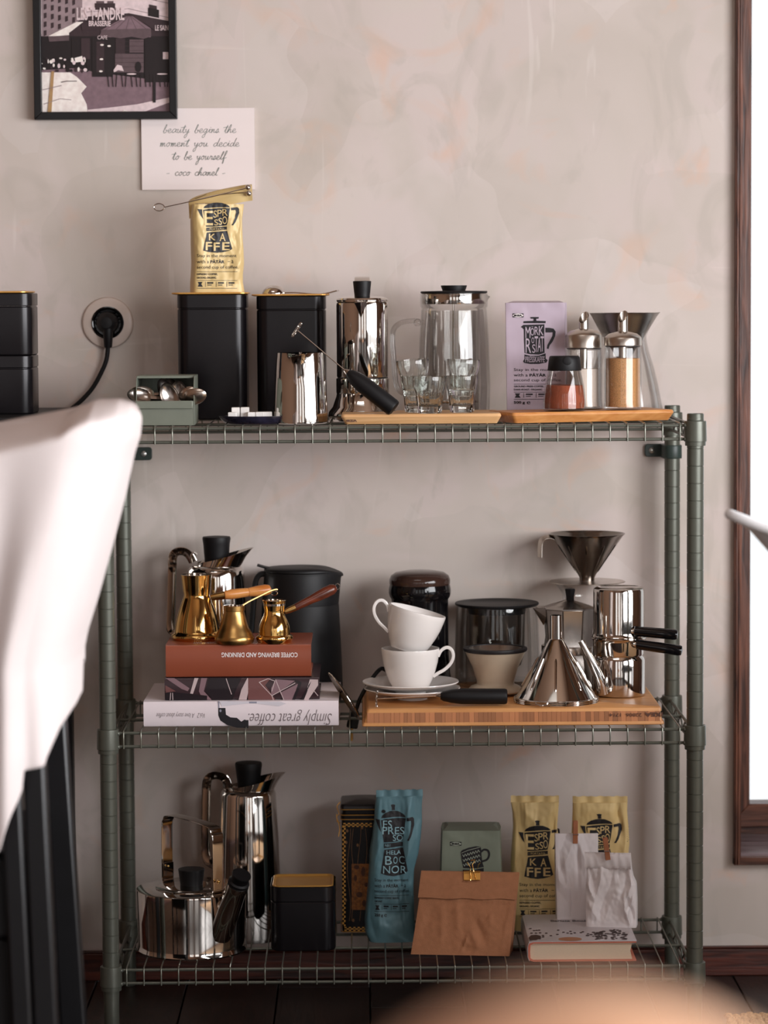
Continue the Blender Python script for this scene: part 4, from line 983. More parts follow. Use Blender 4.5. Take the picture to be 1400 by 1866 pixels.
# sugar dispensers
def dispenser(px, Y, zs, lidt, lidb, hw, sp_top, fill_py, fillm, label, rot, flab):
    T_ = Turn(px, Y, 680); k = T_.k
    t = thing('sugar_dispenser', label, 'sugar dispenser', (*T_.c, zs))
    b = jar_glass(T_, zs, [(r_*k, z_) for r_, z_ in ((hw-4, zs), (hw, zs+.0012), (hw+.5, zs+.005), (hw-1, zs+.012), (hw-1, T_.z(fill_py)), (hw-1.5, T_.z(lidb+4)), (hw-4, T_.z(lidb+1)), (hw-4.5, T_.z(lidb-5)))]); obj('glass_jar', b, M_GLASS, t)
    b = B(); pr_ = [(hw-4, zs+.0046), (hw-3, zs+.007), (hw-3.4, zs+.013), (hw-3.4, T_.z(fill_py)), (hw*.5, T_.z(fill_py)+.0006), (.1, T_.z(fill_py)+.0012)]
    b.lathe([(r_*k, z_) for r_, z_ in pr_], T_.c, 40); obj('sugar', b, fillm, t)['label'] = flab
    zl = T_.z(lidb); zt_ = T_.z(lidt)
    b = B(); b.lathe([(r_*k, z_) for r_, z_ in ((hw-1.5, zl), (hw-.3, zl+.0008), (hw-.3, T_.z(lidt+12)), (hw-1.5, T_.z(lidt+10)), (hw*.75, T_.z(lidt+4)), (hw*.4, T_.z(lidt+1)), (9, zt_))], T_.c, 48); obj('lid', b, M_BRUSH, t)
    b = B(); b.lathe([((hw-2.5)*k, zl-.0014), ((hw-2.5)*k, zl)], T_.c, 40); obj('gasket', b, M_SILIC, t)
    b = B(); R_ = 9*k; n = 36; rings = []; zc = T_.z(sp_top+7.5); am = 10.5*k; dirx, diry = cos(rot), sin(rot)
    for rr_, top in ((R_, 0), (R_, 1), (R_-.0009, 1), (R_-.0009, 0)):
        rings.append([Vector((T_.x+rr_*cos(2*pi*j/n), T_.Y+rr_*sin(2*pi*j/n), (zt_-.001 if top == 0 else zc+am*(cos(2*pi*j/n)*dirx+sin(2*pi*j/n)*diry)))) for j in range(n)])
    b.loft(rings, False, False); obj('pour_tube', b, M_BRUSH, t)
    b = B(); b.tube([(T_.x, T_.Y, zt_), (T_.x, T_.Y, zs+.035)], R_*.85, 20); obj('dosing_tube', b, M_BRUSH, t)
dispenser(1064.5, -.262, RT, 599, 634, 34, 571, 672, M_SUGARW, 'glass sugar dispenser of white sugar behind the cocoa shaker', rad(55), 'white sugar')
dispenser(1135.5, -.292, RT, 604, 630, 34.5, 569, 653, M_SUGARB, 'glass sugar dispenser filled with brown sugar, rightmost jar on the oak board', rad(60), 'brown sugar crystals')
# glass carafe with a steel cone filter
Y = -.12; T_ = Turn(1137, Y, 660); k = T_.k
t = thing('pour_over_carafe', 'hourglass glass carafe with steel cone filter behind the brown sugar dispenser', 'carafe', (*T_.c, S_T))
b = B(); b.shell([(r_*k, z_) for r_, z_ in ((62, S_T), (70, S_T+.0015), (72, S_T+.006), (64, T_.z(708)), (55, T_.z(670)), (46, T_.z(640)), (42, T_.z(622)), (41, T_.z(612)), (44, T_.z(605)), (59, T_.z(574)), (61, T_.z(571)))], .0016, T_.c, 64); obj('glass_body', b, M_GLASS, t)
b = B(); b.shell([(r_*k, z_) for r_, z_ in ((8, T_.z(660)), (20, T_.z(640)), (38, T_.z(613)), (58, T_.z(577)), (61.5, T_.z(571)), (62.5, T_.z(570)))], .0009, T_.c, 64)
zt = T_.z(570)
for p in b.v:
    an = math.atan2(p.y-Y, p.x-T_.x); w = max(0, 1-abs(an)/.35); h = max(0, (p.z-T_.z(590))/(zt-T_.z(590)))
    if w > 0 and h > 0: p.x += .004*w*h; p.z += .0008*w*h
obj('cone_filter', b, mat('fine_steel_mesh', (150, 146, 142), .3, 1, .1, 900), t)['label'] = 'steel cone filter'

# ================================================================== middle shelf
def book(name, label, TLx, TRx, BLx, BRx, pyt, pyb, Y, z0, depth, cover, yaw=0, pages=M_PAPER, round_=0.003, zt=None):
    """book lying flat, spine to the front"""
    A = W(BLx, pyb, Y); C = W(BRx, pyb, Y); zt = zt if zt else W((TLx+TRx)/2, pyt, Y).z; L = C.x-A.x
    t = thing(name, label, 'book', (A.x+L/2, Y+depth/2, z0)); O = Vector((A.x, Y, 0)); ux = Vector((cos(yaw), sin(yaw), 0)); uy = Vector((-sin(yaw), cos(yaw), 0))
    P = lambda x, y, z: O+ux*x+uy*y+Vector((0, 0, z))
    cv = .0028; b = B()
    sec = [(depth, z0), (.006, z0), (.0015, z0+.001), (0, z0+.004), (-.0008, (z0+zt)/2), (0, zt-.004), (.0015, zt-.001), (.006, zt), (depth, zt), (depth, zt-cv), (.007, zt-cv), (.0035, zt-.005), (.003, (z0+zt)/2), (.0035, z0+.005), (.007, z0+cv), (depth, z0+cv)]
    b.loft([[P(x, y, z) for y, z in sec] for x in (0, L)]); obj('cover', b, cover, t, 50)
    b = B(); b.loft([[P(x, y, z) for y, z in ((.0045, z0+cv+.0002), (depth-.004, z0+cv+.0002), (depth-.006, (z0+zt)/2), (depth-.004, zt-cv-.0002), (.0045, zt-cv-.0002))] for x in (.003, L-.003)]); obj('pages', b, pages, t)
    def m(off): return lambda px, py: _spine(px, py, off)
    def _spine(px, py, off):
        d = ray(px, py); o = CAM-O; tt = -o.dot(uy)/d.dot(uy); p = CAM+d*tt; h = (p.z-z0)/(zt-z0); e = abs(h-.5)*2
        return p-uy*(off+.0008*(1-e))
    def mt(off): return lambda px, py: onz(px, py, zt+off)
    return t, m, mt, zt
t, m, mt, z1 = book('book', 'large white book at the bottom of the stack with grey script on its spine', 263.6, 619, 262, 617.5, 1277, 1327.6, -.352, S_M, .21, M_BOOKW, yaw=rad(-.5))
pr = Print(); pr.text('Simply great coffee.', (453, 1293, 605, 1321), 0, rot180=True, shear=.35, bold=-.012); pr.text('Vol.2   A love story about coffee', (285, 1296.5, 373, 1308), 0, rot180=True, shear=.4, bold=-.01)
pr.build('spine_lettering', m(.0004), mat('grey_brown_ink', (120, 108, 110), .5), t, 8)
pr = Print()
pr.poly([(398, 1290), (411, 1290), (412, 1302), (420, 1307), (432, 1308), (440, 1315), (446, 1311), (448, 1312), (453, 1312), (453, 1327), (432, 1326), (414, 1321), (402, 1313), (398, 1303)], 0)
pr.poly([(397.5, 1278), (400, 1278), (400, 1290), (398, 1290)], 1); pr.poly([(400, 1277.5), (512, 1278.5), (522, 1282), (508, 1287), (460, 1281), (404, 1287)], 2); pr.rect(454, 1278.5, 468, 1281.5, 1); pr.disc(402, 1295, 2, 2.6, 1, 10)
pr.build('printed_portafilter', m(.0003), [M_INK, mat('grey_print', (140, 140, 156), .5), mat('pale_grey_print', (214, 208, 216), .5)], t, 8)
t, m, mt, z2 = book('book', 'dark plum patterned book in the middle of the stack of three', 301, 584, 300.5, 582.5, 1234.8, 1276.4, -.345, z1+.0003, .17, M_BOOKD)
pr = Print(); G = [mat('plum_grey_print', (132, 104, 110), .4), mat('pale_rose_print', (196, 176, 176), .4), mat('black_plum_print', (36, 28, 32), .3), mat('rose_brown_print', (112, 72, 70), .4)]
D3 = lambda a, c_: (250+a/3.684, 1140+c_/3.684)
for po, i in (([(190, 352), (250, 352), (352, 420), (340, 440), (300, 425)], 0), ([(385, 352), (412, 352), (375, 458), (356, 455)], 1), ([(430, 352), (470, 352), (448, 440), (500, 498), (440, 498), (415, 440)], 0), ([(480, 352), (700, 352), (660, 440), (640, 498), (510, 498), (458, 440)], 2),
              ([(700, 430), (740, 352), (765, 352), (735, 498), (682, 498)], 1), ([(745, 352), (900, 350), (860, 400), (930, 498), (745, 498)], 3), ([(930, 360), (1060, 370), (960, 440), (900, 470), (900, 420)], 0), ([(960, 450), (1080, 390), (1050, 498), (985, 498)], 0),
              ([(1050, 356), (1104, 380), (1100, 400), (1060, 498), (1040, 498), (1082, 390)], 2), ([(1120, 498), (1160, 360), (1215, 362), (1215, 400), (1150, 498)], 1), ([(1150, 400), (1170, 372), (1120, 498), (1100, 498)], 2), ([(190, 440), (470, 470), (470, 498), (190, 498)], 2), ([(190, 400), (260, 440), (190, 450)], 3)):
    pr.poly([D3(*q) for q in po], i)
for ln in ([(820, 380), (905, 470), (915, 498)], [(820, 380), (880, 356), (925, 372), (905, 440)], [(905, 470), (1060, 385)], [(930, 362), (985, 498)], [(598, 356), (634, 460)], [(225, 452), (222, 498)], [(238, 452), (240, 498)], [(1190, 440), (1214, 470)]): pr.line([D3(*q) for q in ln], 1.3, 1)
pr.build('spine_print', m(.0004), G, t, 8)
t, m, mt, z3 = book('book', 'russet brown book on top of the stack carrying three brass coffee pots', 303.5, 568, 302.5, 567.5, 1174.4, 1234.4, -.342, z2+.0003, .152, M_BOOKB)
pr = Print(); pr.text('COFFEE BREWING AND DRINKING', (404, 1189, 542.5, 1197.5), 0, rot180=True, bold=.012); pr.build('spine_lettering', m(.0004), M_INKW, t, 8)
pr = Print(); pr.text('THE COFFEE BOOK   FOR EVERY DAY', (352, 1169.8, 494, 1172.8), 0, rot180=True); pr.build('cover_lettering', mt(.0003), M_BOOKP, t, 8)
ZK = z3

def cezve(name_label, px, Y, prof, m, z0, lipm=M_STEEL):
    T_ = Turn(px, Y, 1120); t = thing('cezve', name_label, 'coffee pot', (*T_.c, z0)); b = B()
    b.shell([(r*T_.k, T_.z(py)) for r, py in prof] and [((prof[0][0]-2)*T_.k, z0)]+[(r*T_.k, max(z0+.0004, T_.z(py))) for r, py in prof], .0009, T_.c, 56); obj('pot_body', b, m, t, 40)
    r, py = prof[-1]; b = B(); b.lathe([((r-1.3)*T_.k, T_.z(py+9)), ((r-1.3)*T_.k, T_.z(py+1)), ((r-.2)*T_.k, T_.z(py)-.0002+.0006), ((r-1.9)*T_.k, T_.z(py)-.0001+.0006), ((r-2.2)*T_.k, T_.z(py+9))], T_.c, 56, c0=False, c1=False); obj('tinned_lining', b, lipm, t)
    return t, T_
t, T_ = cezve('large polished brass cezve with a light wooden handle, left on the russet book', 358.5, -.272, [(47, 1161), (47.5, 1157.5), (46, 1154), (42.5, 1152), (41.3, 1149), (40.5, 1143), (38.3, 1131), (34.8, 1117), (30, 1103), (25.5, 1091), (23.6, 1086), (23.5, 1083), (25.3, 1074), (26.8, 1060), (28.5, 1047)], M_BRASS, ZK)
a0, a1 = W(384, 1089, -.272), W(409, 1084.5, -.270); e1 = W(494, 1074, -.250)
b = B(); b.tube([a0, a0.lerp(a1, .25), a1], [.0042, .0052, .0068], 18); obj('ferrule', b, M_BRASSD, t)
b = B(); d = e1-a1; fr = [0, .03, .12, .3, .5, .505, .515, .52, .7, .88, .97, 1]; rr = [.0058, .0068, .0078, .0076, .0068, .0062, .0062, .0068, .0083, .0088, .0072, .003]
b.tube([a1+d*f for f in fr], rr, 20); obj('wooden_handle', b, M_WHANDLE, t)
b = B(); c_ = W(500, 1081, -.262); b.tube([c_+Vector((.005*cos(2*pi*i/16), 0, .0035*sin(2*pi*i/16))) for i in range(16)], .0007, 6, closed=True); obj('hanging_ring', b, M_STEEL, t)
t, T_ = cezve('small worn brass cezve with a flat metal handle between the two polished ones', 427, -.322, [(36, 1167), (36.5, 1163), (34.5, 1158), (33.2, 1156), (32, 1152), (27.5, 1145), (23.5, 1134), (20.5, 1122), (18.7, 1114.5), (18.7, 1113), (19.6, 1112.5), (19.8, 1104)], M_BRASSD, ZK)
b = B(); b.tube(smooth_path([W(441, 1104, -.318), W(452, 1097, -.312), W(470, 1088, -.305), W(490, 1078, -.298), W(501, 1074.5, -.295), W(504, 1075, -.294)], 5), .002, 10, flat=(.0012, .0042), updir=(0, .3, 1)); obj('strip_handle', b, M_BRASSD, t)['label'] = 'flat dull metal handle'
t, T_ = cezve('small polished brass cezve with a dark wooden handle, right on the russet book', 500, -.315, [(33.5, 1165), (34.5, 1161.5), (33, 1158), (29, 1156), (28.8, 1153), (28.6, 1146), (27.5, 1139), (24, 1130), (20, 1122), (18.5, 1116), (18.6, 1111), (20, 1104), (20.3, 1100), (21.8, 1094)], M_BRASS, ZK)
a0, a1 = W(519, 1115, -.312), W(538, 1107, -.308); e1 = W(613, 1070, -.292)
b = B(); b.tube([a0, a0.lerp(a1, .4), a1], [.0036, .0048, .0054], 18); obj('ferrule', b, M_BRASSD, t)
b = B(); d = e1-a1; b.tube([a1+d*f for f in (0, .04, .2, .4, .55, .75, .9, .97, 1)], [.0052, .0056, .0062, .0066, .0078, .0086, .0082, .006, .003], 20); obj('wooden_handle', b, M_DHANDLE, t)
b = B(); c_ = W(615, 1069, -.292); b.tube([c_+Vector((.0032*cos(2*pi*i/16), 0, .0046*sin(2*pi*i/16))) for i in range(16)], .0009, 6, closed=True); obj('hanging_ring', b, M_STEEL, t)

# steel percolators with slanted pouring collar (one on the middle, one on the bottom shelf)
def pourer(label, px, Y, z0, body, collar, knob, handle, m=M_STEEL, stem=None):
    T_ = Turn(px, Y, body[-1][1]); k = T_.k
    t = thing('coffee_server', label, 'coffee pot', (*T_.c, z0))
    b = B(); b.lathe(T_.prof(body, z0), T_.c, 72); obj('pot_body', b, m, t, 40)
    # collar: bottom circle (cx, py, r), top ellipse (cx, py, rx, rise)
    (bx, bpy, br), (tx, tpy, trx, tl, tr_) = collar
    n = 56; rings = []
    for off, rev in ((0, 0), (.0008, 1)):
        r1, r2 = [], []
        for j in range(n):
            a = 2*pi*j/n; ca, sa = cos(a), sin(a); q = (ca+1)/2
            P0 = W(bx, bpy, Y); r1.append(Vector((P0.x+(br*k-off)*ca, Y+(br*k-off)*sa, P0.z)))
            hx = tx+trx*ca; hp = tl+(tr_-tl)*q**1.15; sy_ = (1-.45*max(0, ca)**3)
            P1_ = W(hx, hp, Y); r2.append(Vector((P1_.x-off*ca, Y+(min(trx, br*1.05)*k*sy_-off)*sa, P1_.z)))
        rm = [p.lerp(q_, .5)+Vector((-.002*cos(2*pi*i/n)*(1 if cos(2*pi*i/n) > 0 else 0), 0, 0)) for i, (p, q_) in enumerate(zip(r1, r2))]
        rings += ([r1, rm, r2] if not rev else [r2, rm, r1])
    b = B(); b.loft(rings, False, False); obj('pouring_collar', b, m, t, 60)
    b = B(); b.lathe(T_.prof([(bx and br-1, bpy+2), (br-1, bpy-1), (br*.5, bpy-4), (.1, bpy-5)]), (W(bx, bpy, Y).x, Y), 40); obj('lid', b, m, t)
    kx = W(knob[0], knob[1][-1][1], Y).x
    b = B(); b.lathe([(hw*k, W(knob[0], py, Y).z) for hw, py in knob[1]], (kx, Y), 36); obj('knob', b, M_BLACK, t)
    b = B(); b.tube(smooth_path([W(x_, y_, Y+dy) for x_, y_, dy in handle], 6), .003, 12, flat=(.0095, .0009), updir=(.8, -.6, 0)); obj('strap_handle', b, m, t)
    if stem: 
        b = B(); b.tube(smooth_path([W(x_, y_, Y) for x_, y_ in stem], 4), .0034, 12, flat=(.002, .007), updir=(1, 0, 0)); obj('thumb_rest', b, m, t)
    return t
pourer('steel coffee pot with a slanted spout collar behind the brass pots', 393, -.08, S_M,
       [(56, 1275), (60, 1271), (60, 1268), (57, 1150), (53, 1050), (51.5, 1040), (48, 1033), (43, 1030), (20, 1029.5)],
       ((399, 1030, 41), (411, 1010, 52, 1025, 997)), (394.5, [(22, 1024), (22.5, 1015), (24.5, 990), (26, 981), (25, 978), (15, 977)]),
       [(352, 1024, 0), (345, 1012, 0), (335, 1005, 0), (322, 1006, 0), (315, 1016, 0), (314, 1050, 0), (312, 1110, 0), (311, 1140, 0), (316, 1150, 0), (336, 1152, 0)], stem=[(350, 1026), (348, 1014), (353, 1006), (359, 1010)])

# black insulated jug
Y = -.077; T_ = Turn(548, Y, 1150); k = T_.k
t = thing('vacuum_jug', 'matt black insulated jug with flip lid behind the small brass cezve', 'jug', (*T_.c, S_M))
b = B(); b.lathe(T_.prof([(72, 1270), (76.5, 1266), (77, 1262), (75, 1200), (70.5, 1101.5), (70, 1100.5), (70, 1099.5), (70.3, 1098), (66, 1050), (64.5, 1042), (64, 1041)], S_M), T_.c, 72)
zt, zl = T_.z(1041), T_.z(1085)
for p in b.v:
    h = (p.z-zl)/(zt-zl)
    if h > 0: w = max(0, cos(math.atan2(p.y-Y, p.x-T_.x)))**6; p.x += .012*w*h*h; p.z -= .004*w*h
obj('jug_body', b, M_BLACK, t, 30)
b = B(); rings = []
for s_, dz in ((.985, 0), (1.0, .0006), (1.0, .0035), (.97, .0055), (.6, .0075), (.02, .008)):
    rings.append([Vector((T_.x+(66*k*cos(a)+(.0115*max(0, cos(a))**8))*s_, Y+62*k*sin(a)*s_, T_.z(1040.5)+dz-.0085*max(0, cos(a))**6*s_)) for a in [2*pi*j/64 for j in range(64)]])
b.loft(rings); obj('lid', b, M_BLACK, t, 50)
b = B(); b.tube(smooth_path([T_.at(500, 1036), T_.at(485, 1034), T_.at(469, 1029.5)], 4), .003, 12, flat=(.0016, .011), updir=(0, 0, 1)); obj('thumb_lever', b, M_BLACK, t)
b = B(); b.tube(smooth_path([T_.at(487, 1046), T_.at(474, 1047), T_.at(466, 1060), T_.at(463, 1090), T_.at(459, 1140), T_.at(456, 1190), T_.at(462, 1215), T_.at(480, 1222)], 6), .005, 14, flat=(.0045, .009), updir=(1, 0, 0)); obj('handle', b, M_BLACK, t)

# leaning round strainer lid
t = thing('strainer_disc', 'round dark metal disc leaning edge-on against the end of the bamboo board', 'lid', W(632, 1300, -.30))
pA, pB_ = W(600, 1226, -.30), W(655, 1312, -.30); pB_.z = max(pB_.z, S_M+.0002); cc = (pA+pB_)/2; ax = (pB_-pA).normalized(); R_ = (pB_-pA).length/2; nrm = Vector((ax.z, -.16, -ax.x)).normalized(); nrm = (nrm-ax*nrm.dot(ax)).normalized()
Mx = Matrix.Translation(cc) @ (nrm if nrm.x > 0 else -nrm).to_track_quat('Z', 'Y').to_matrix().to_4x4()
b = B(); b.lathe([(.01*R_, .0052), (R_*.55, .0045), (R_*.92, .0018), (R_, .0), (R_*1.0, -.0009), (R_*.9, .0008), (R_*.5, .0034), (.01*R_, .004)], n=56, M=Mx, c0=False, c1=False); obj('disc', b, mat('dark_bronze_metal', (96, 86, 70), .25, 1), t)
b = B(); ring = [Mx @ Vector((R_*cos(2*pi*i/56), R_*sin(2*pi*i/56), 0)) for i in range(56)]; b.tube(ring, .0008, 8, closed=True); obj('rolled_rim', b, M_STEEL, t)

# thick bamboo board
Yf = -.365; z0 = S_M; zt = W(900, 1290, -.357).z; ZB2 = zt
A0 = W(659.5, 1327, Yf); C0 = W(1211.5, 1318, Yf); L0 = W(670, 1290, Yf+.007).x; R0 = W(1205, 1291, Yf+.007).x; xa, xb = A0.x, C0.x; DB = .31
t = thing('cutting_board', 'thick bamboo board with striped end grain on the middle shelf under cups and steel pots', 'cutting board', ((xa+xb)/2, Yf+DB/2, z0))
H = zt-z0; h1, h2 = z0+H*.21, z0+H*.77
def lay(z): f = (z-z0)/H; return (xa+(L0-xa)*f, xb+(R0-xb)*f, Yf+.007*f)
def layer(nm, za, zb_, m):
    b = B(); rings = []
    for z, i in ((za, .0012 if za == z0 else 0), (za+.0012, 0), (zb_-.0016, 0), (zb_, .0016 if zb_ == zt else 0)):
        l, r_, f = lay(z); rings.append(rrect(l+i, r_-i, f+i, Yf+DB-i, .004, z, 4))
    b.loft(rings); return obj(nm, b, m, t)
layer('bottom_layer', z0, h1, M_BAMB); layer('top_layer', h2, zt, M_BAMB)
b = B(); l, r_, f = lay(h1); l2, r2, f2 = lay(h2); b.loft([rrect(l+.002, r_-.002, f+.002, Yf+DB-.002, .003, h1, 3), rrect(l2+.002, r2-.002, f2+.002, Yf+DB-.002, .003, h2, 3)]); obj('core', b, M_BAMB, t)
rnd = random.Random(5); x = l2+.0016; strip_mesh = None; strips = []
while x < r2-.003:
    w = rnd.choice([.0052, .0064, .0075, .0082, .0105]); w = min(w, r2-.0018-x)
    if strip_mesh is None:
        b = B(); hh = h2-h1; b.add([(0, 0, 0), (1, 0, 0), (1, .0035, 0), (0, .0035, 0), (0, f2-f, hh), (1, f2-f, hh), (1, f2-f+.0035, hh), (0, f2-f+.0035, hh)], [(0, 3, 2, 1), (4, 5, 6, 7), (0, 1, 5, 4), (1, 2, 6, 5), (2, 3, 7, 6), (3, 0, 4, 7)])
        b.v = [p+t.location for p in b.v]; o = obj('bamboo_strip', b, M_STRIP, t); strip_mesh = o
    else: o = strip_mesh.copy(); COL.objects.link(o)
    o.location = Vector((x, f+.0001, h1))-t.location; o.scale = (w-.0003, 1, 1); x += w
pr = Print(); pr.text('IKEA', (1175, 1298, 1208, 1306), 0, rot180=True, bold=.05); pr.text('22806  1714', (1111, 1299.5, 1170, 1306), 0, rot180=True, bold=.01)
pr.build('burned_mark', lambda px, py: W(px, py, Yf+.0025), M_INKB, t)

# coffee grinder
Y = -.115; T_ = Turn(765.5, Y, 1120); k = T_.k
t = thing('coffee_grinder', 'glossy black electric coffee grinder with smoky dome lid behind the white cups', 'coffee grinder', (*T_.c, ZB2))
b = B(); b.lathe(T_.prof([(60, 1258), (63, 1256), (63, 1251), (58, 1240), (55, 1225), (52.5, 1190), (52, 1095), (52.5, 1089)], ZB2), T_.c, 64); obj('grinder_body', b, M_GLOSSB, t)
b = B(); b.lathe(T_.prof([(52.5, 1091), (55.5, 1086), (57, 1080), (57, 1073), (55.5, 1066), (55, 1064)]), T_.c, 64); obj('grinder_collar', b, M_GLOSSB, t)
b = B(); b.lathe(T_.prof([(55, 1065), (55.8, 1063), (56, 1056), (53, 1048.5), (45, 1043), (28, 1040), (.1, 1039)]), T_.c, 64); obj('dome_lid', b, M_SMOKE, t)
b = B(); b.tube(smooth_path([(T_.x-.03, Y-.045, ZB2+.012), W(703, 1221, -.17), W(690, 1222, -.2), W(668, 1252, -.2), W(656, 1274, -.2), W(651, 1288, -.2), W(648, 1296, -.2)], 6), .0032, 10); obj('cord', b, M_BLACK, t)
b = B(); b.tube(smooth_path([W(649, 1294, -.2), W(646, 1305, -.2), W(643, 1318, -.2), W(641.5, 1326, -.2)], 3), [.004, .0052, .0075, .008, .0085, .009, .009, .009, .009, .0085], 14); o = obj('plug', b, M_BLACK, t)
for dx in (0, ): 
    b = B(); b.tube([W(641.5, 1325, -.2), W(640.5, 1350, -.2)], .0021, 10); obj('plug_pin', b, M_BRASSD, o)
    b = B(); b.tube([W(641.5, 1325, -.182), W(641.5, 1347, -.182)], .0021, 10); obj('plug_pin', b, M_BRASSD, o)

# saucers and cups
def saucer(px, Y, z0, label):
    T_ = Turn(px, Y, 1240); k = T_.k; t = thing('saucer', label, 'saucer', (*T_.c, z0)); b = B()
    b.lathe([(26*k, z0), (28*k, z0), (29*k, z0+.0025), (60*k, z0+.009), (86*k, z0+.0152), (88.5*k, z0+.0172), (88*k, z0+.0185), (85.5*k, z0+.0178), (58*k, z0+.0118), (32*k, z0+.0056), (30*k, z0+.0050), (.05*k, z0+.0048)], T_.c, 72); obj('saucer_body', b, M_CUP, t); return t
saucer(751, -.249, ZB2, 'lower white saucer lying directly on the bamboo board')
saucer(748.5, -.249, ZB2+.0098, 'upper white saucer holding the two stacked cups')
ZC2 = ZB2+.0098+.0050
CT = Turn(748, -.249, 1200); k = CT.k
Hc = CT.z(1181)-ZC2
def cup(label):
    t = thing('coffee_cup', label, 'cup', (0, 0, 0)); b = B(); H = Hc
    b.shell([(30*k, 0), (31.5*k, .001), (32*k, .0025), (33.5*k, H*.06), (39*k, H*.2), (46*k, H*.44), (50.5*k, H*.66), (53*k, H*.88), (53.6*k, H*.97), (53.2*k, H)], .0024, (0, 0), 64, bot=.004); obj('cup_body', b, M_CUP, t)
    q = lambda px, py: ((px-749)*k, 0, (1181-py)*k+H)
    b = B(); b.tube(smooth_path([q(800, 1196), q(806, 1185), q(816, 1179.5), (q(825, 1184)), q(828, 1196), q(823, 1209), q(812, 1220), q(800, 1227), q(791, 1233)], 6), .003, 14, flat=(.0026, .0042), updir=(1, 0, 0)); obj('handle', b, M_CUP, t); return t
c1 = cup('lower white coffee cup standing on the saucers, handle to the right'); c1.location = (*CT.c, ZC2); c1.rotation_euler = (0, 0, rad(-4))
c2 = dup(c1, label='upper white cup tilted inside the lower one, handle to the left')
c2.rotation_euler = (rad(0), rad(14.5), rad(180)); 
# handle at left: turned about z first, then tilted to the right
c2.rotation_euler = (Matrix.Rotation(rad(15), 4, 'Y') @ Matrix.Rotation(rad(183), 4, 'Z')).to_euler(); c2.location = (W(742, 1178, -.249).x, -.249, W(742, 1184.5, -.249).z)
frother(W(686.5, 1273.5, -.335), None, W(803, 1268.5, -.335), W(924.5, 1269, -.335), 'black milk frother lying flat along the front of the bamboo board', r=.0121, whvert=(.05, 0, 1))

# glass jug with black lid
Y = -.085; T_ = Turn(906, Y, 1170); k = T_.k
t = thing('glass_teapot', 'wide clear glass jug with flat black lid behind the ceramic dripper', 'jug', (*T_.c, ZB2))
b = B(); b.shell([(r*k, z) for r, z in ((68, ZB2), (74, ZB2+.001), (77.5, ZB2+.005), (77.5, T_.z(1190)), (76, T_.z(1140)), (74, T_.z(1110)), (73, T_.z(1101)))], .002, T_.c, 72, bot=.006); obj('glass_body', b, M_GLASS, t)
b = B(); b.shell([(r*k, z) for r, z in ((30, T_.z(1215)), (44, T_.z(1211)), (50, T_.z(1190)), (52, T_.z(1112)))], .0012, T_.c, 56); obj('glass_infuser', b, M_GLASS, t)
b = B(); b.lathe(T_.prof([(50, 1116), (52, 1117), (54, 1106), (70, 1104), (74, 1103), (76.5, 1101), (77, 1099), (76, 1097.5), (52, 1096.5), (50, 1097.6), (.1, 1097.8)]), T_.c, 72); obj('lid', b, M_BLACK, t)
b = B(); b.tube(smooth_path([T_.at(975, 1114), T_.at(990, 1119), T_.at(1001, 1134), T_.at(1002, 1160), T_.at(996, 1185), T_.at(985, 1200), T_.at(976, 1206)], 6), .004, 14); obj('handle', b, M_GLASS, t)

# ceramic dripper
Y = -.205; T_ = Turn(903, Y, 1220); k = T_.k
t = thing('ceramic_dripper', 'beige ceramic coffee dripper with black rim and steel filter insert', 'coffee dripper', (*T_.c, ZB2))
b = B(); b.shell([(r*k, z) for r, z in ((42, ZB2+.004), (49, ZB2+.0045), (51, ZB2+.0065), (50, ZB2+.0088), (45, T_.z(1250)), (35, T_.z(1246)), (34, T_.z(1241)), (42, T_.z(1215)), (55, T_.z(1188)), (56, T_.z(1186)))], .003, T_.c, 64); b.lathe([(30*k, ZB2), (31*k, ZB2+.005), (28*k, ZB2+.005), (27*k, ZB2)], T_.c, 48, c0=False, c1=False); obj('ceramic_body', b, M_CREAM, t)
b = B(); b.lathe(T_.prof([(55, 1187), (58, 1185.5), (59, 1183), (58.5, 1180), (56, 1179.3), (50, 1179.5), (49, 1182), (49, 1187)]), T_.c, 64, c0=False, c1=False); obj('rubber_rim', b, M_SILIC, t)
b = B(); b.shell([(r*k, T_.z(py)) for r, py in ((5, 1225), (30, 1203), (50, 1181))], .0007, T_.c, 56); obj('steel_filter', b, M_BRUSH, t)

# upside-down steel cone dripper
Y = -.29; T_ = Turn(1014, Y, 1200); k = T_.k
t = thing('steel_funnel', 'steel coffee funnel standing upside down at the front of the bamboo board', 'funnel', (*T_.c, ZB2))
b = B(); zt_ = T_.z(1165)
b.lathe([(77*k, ZB2+.0062), (76*k, ZB2+.0072), (74*k, ZB2+.008), (14*k, zt_-.001), (11.5*k, zt_+.001), (11*k, T_.z(1121)), (10*k, T_.z(1121)), (10.5*k, zt_), (12.5*k, zt_-.002), (72*k, ZB2+.006)], T_.c, 72, c0=False, c1=False); obj('cone', b, M_STEEL, t, 30)
b = B(); 
for z_, r_ in ((ZB2+.0062, 77), (ZB2+.0038, 77.5), (ZB2+.0013, 77)): b.tube([Vector((T_.x+r_*k*cos(2*pi*i/64), Y+r_*k*sin(2*pi*i/64), z_)) for i in range(64)], .0013, 8, closed=True)
b.lathe([(76.5*k, ZB2), (76.5*k, ZB2+.0065), (75*k, ZB2+.0065), (75*k, ZB2)], T_.c, 64, c0=False, c1=False); obj('rim', b, M_STEEL, t)
for i in range(8):
    a = -pi/2+rad(i*45-5); b = B(); P = lambda f: Vector((T_.x+(14+(74-14)*f)*k*cos(a), Y+(14+(74-14)*f)*k*sin(a), zt_-.001+(ZB2+.008-zt_+.001)*f))
    b.tube([P(.3), P(.34), P(.8), P(.84)], [.0008, .0018, .0018, .0008], 8); obj('rib', b, M_STEEL, t)
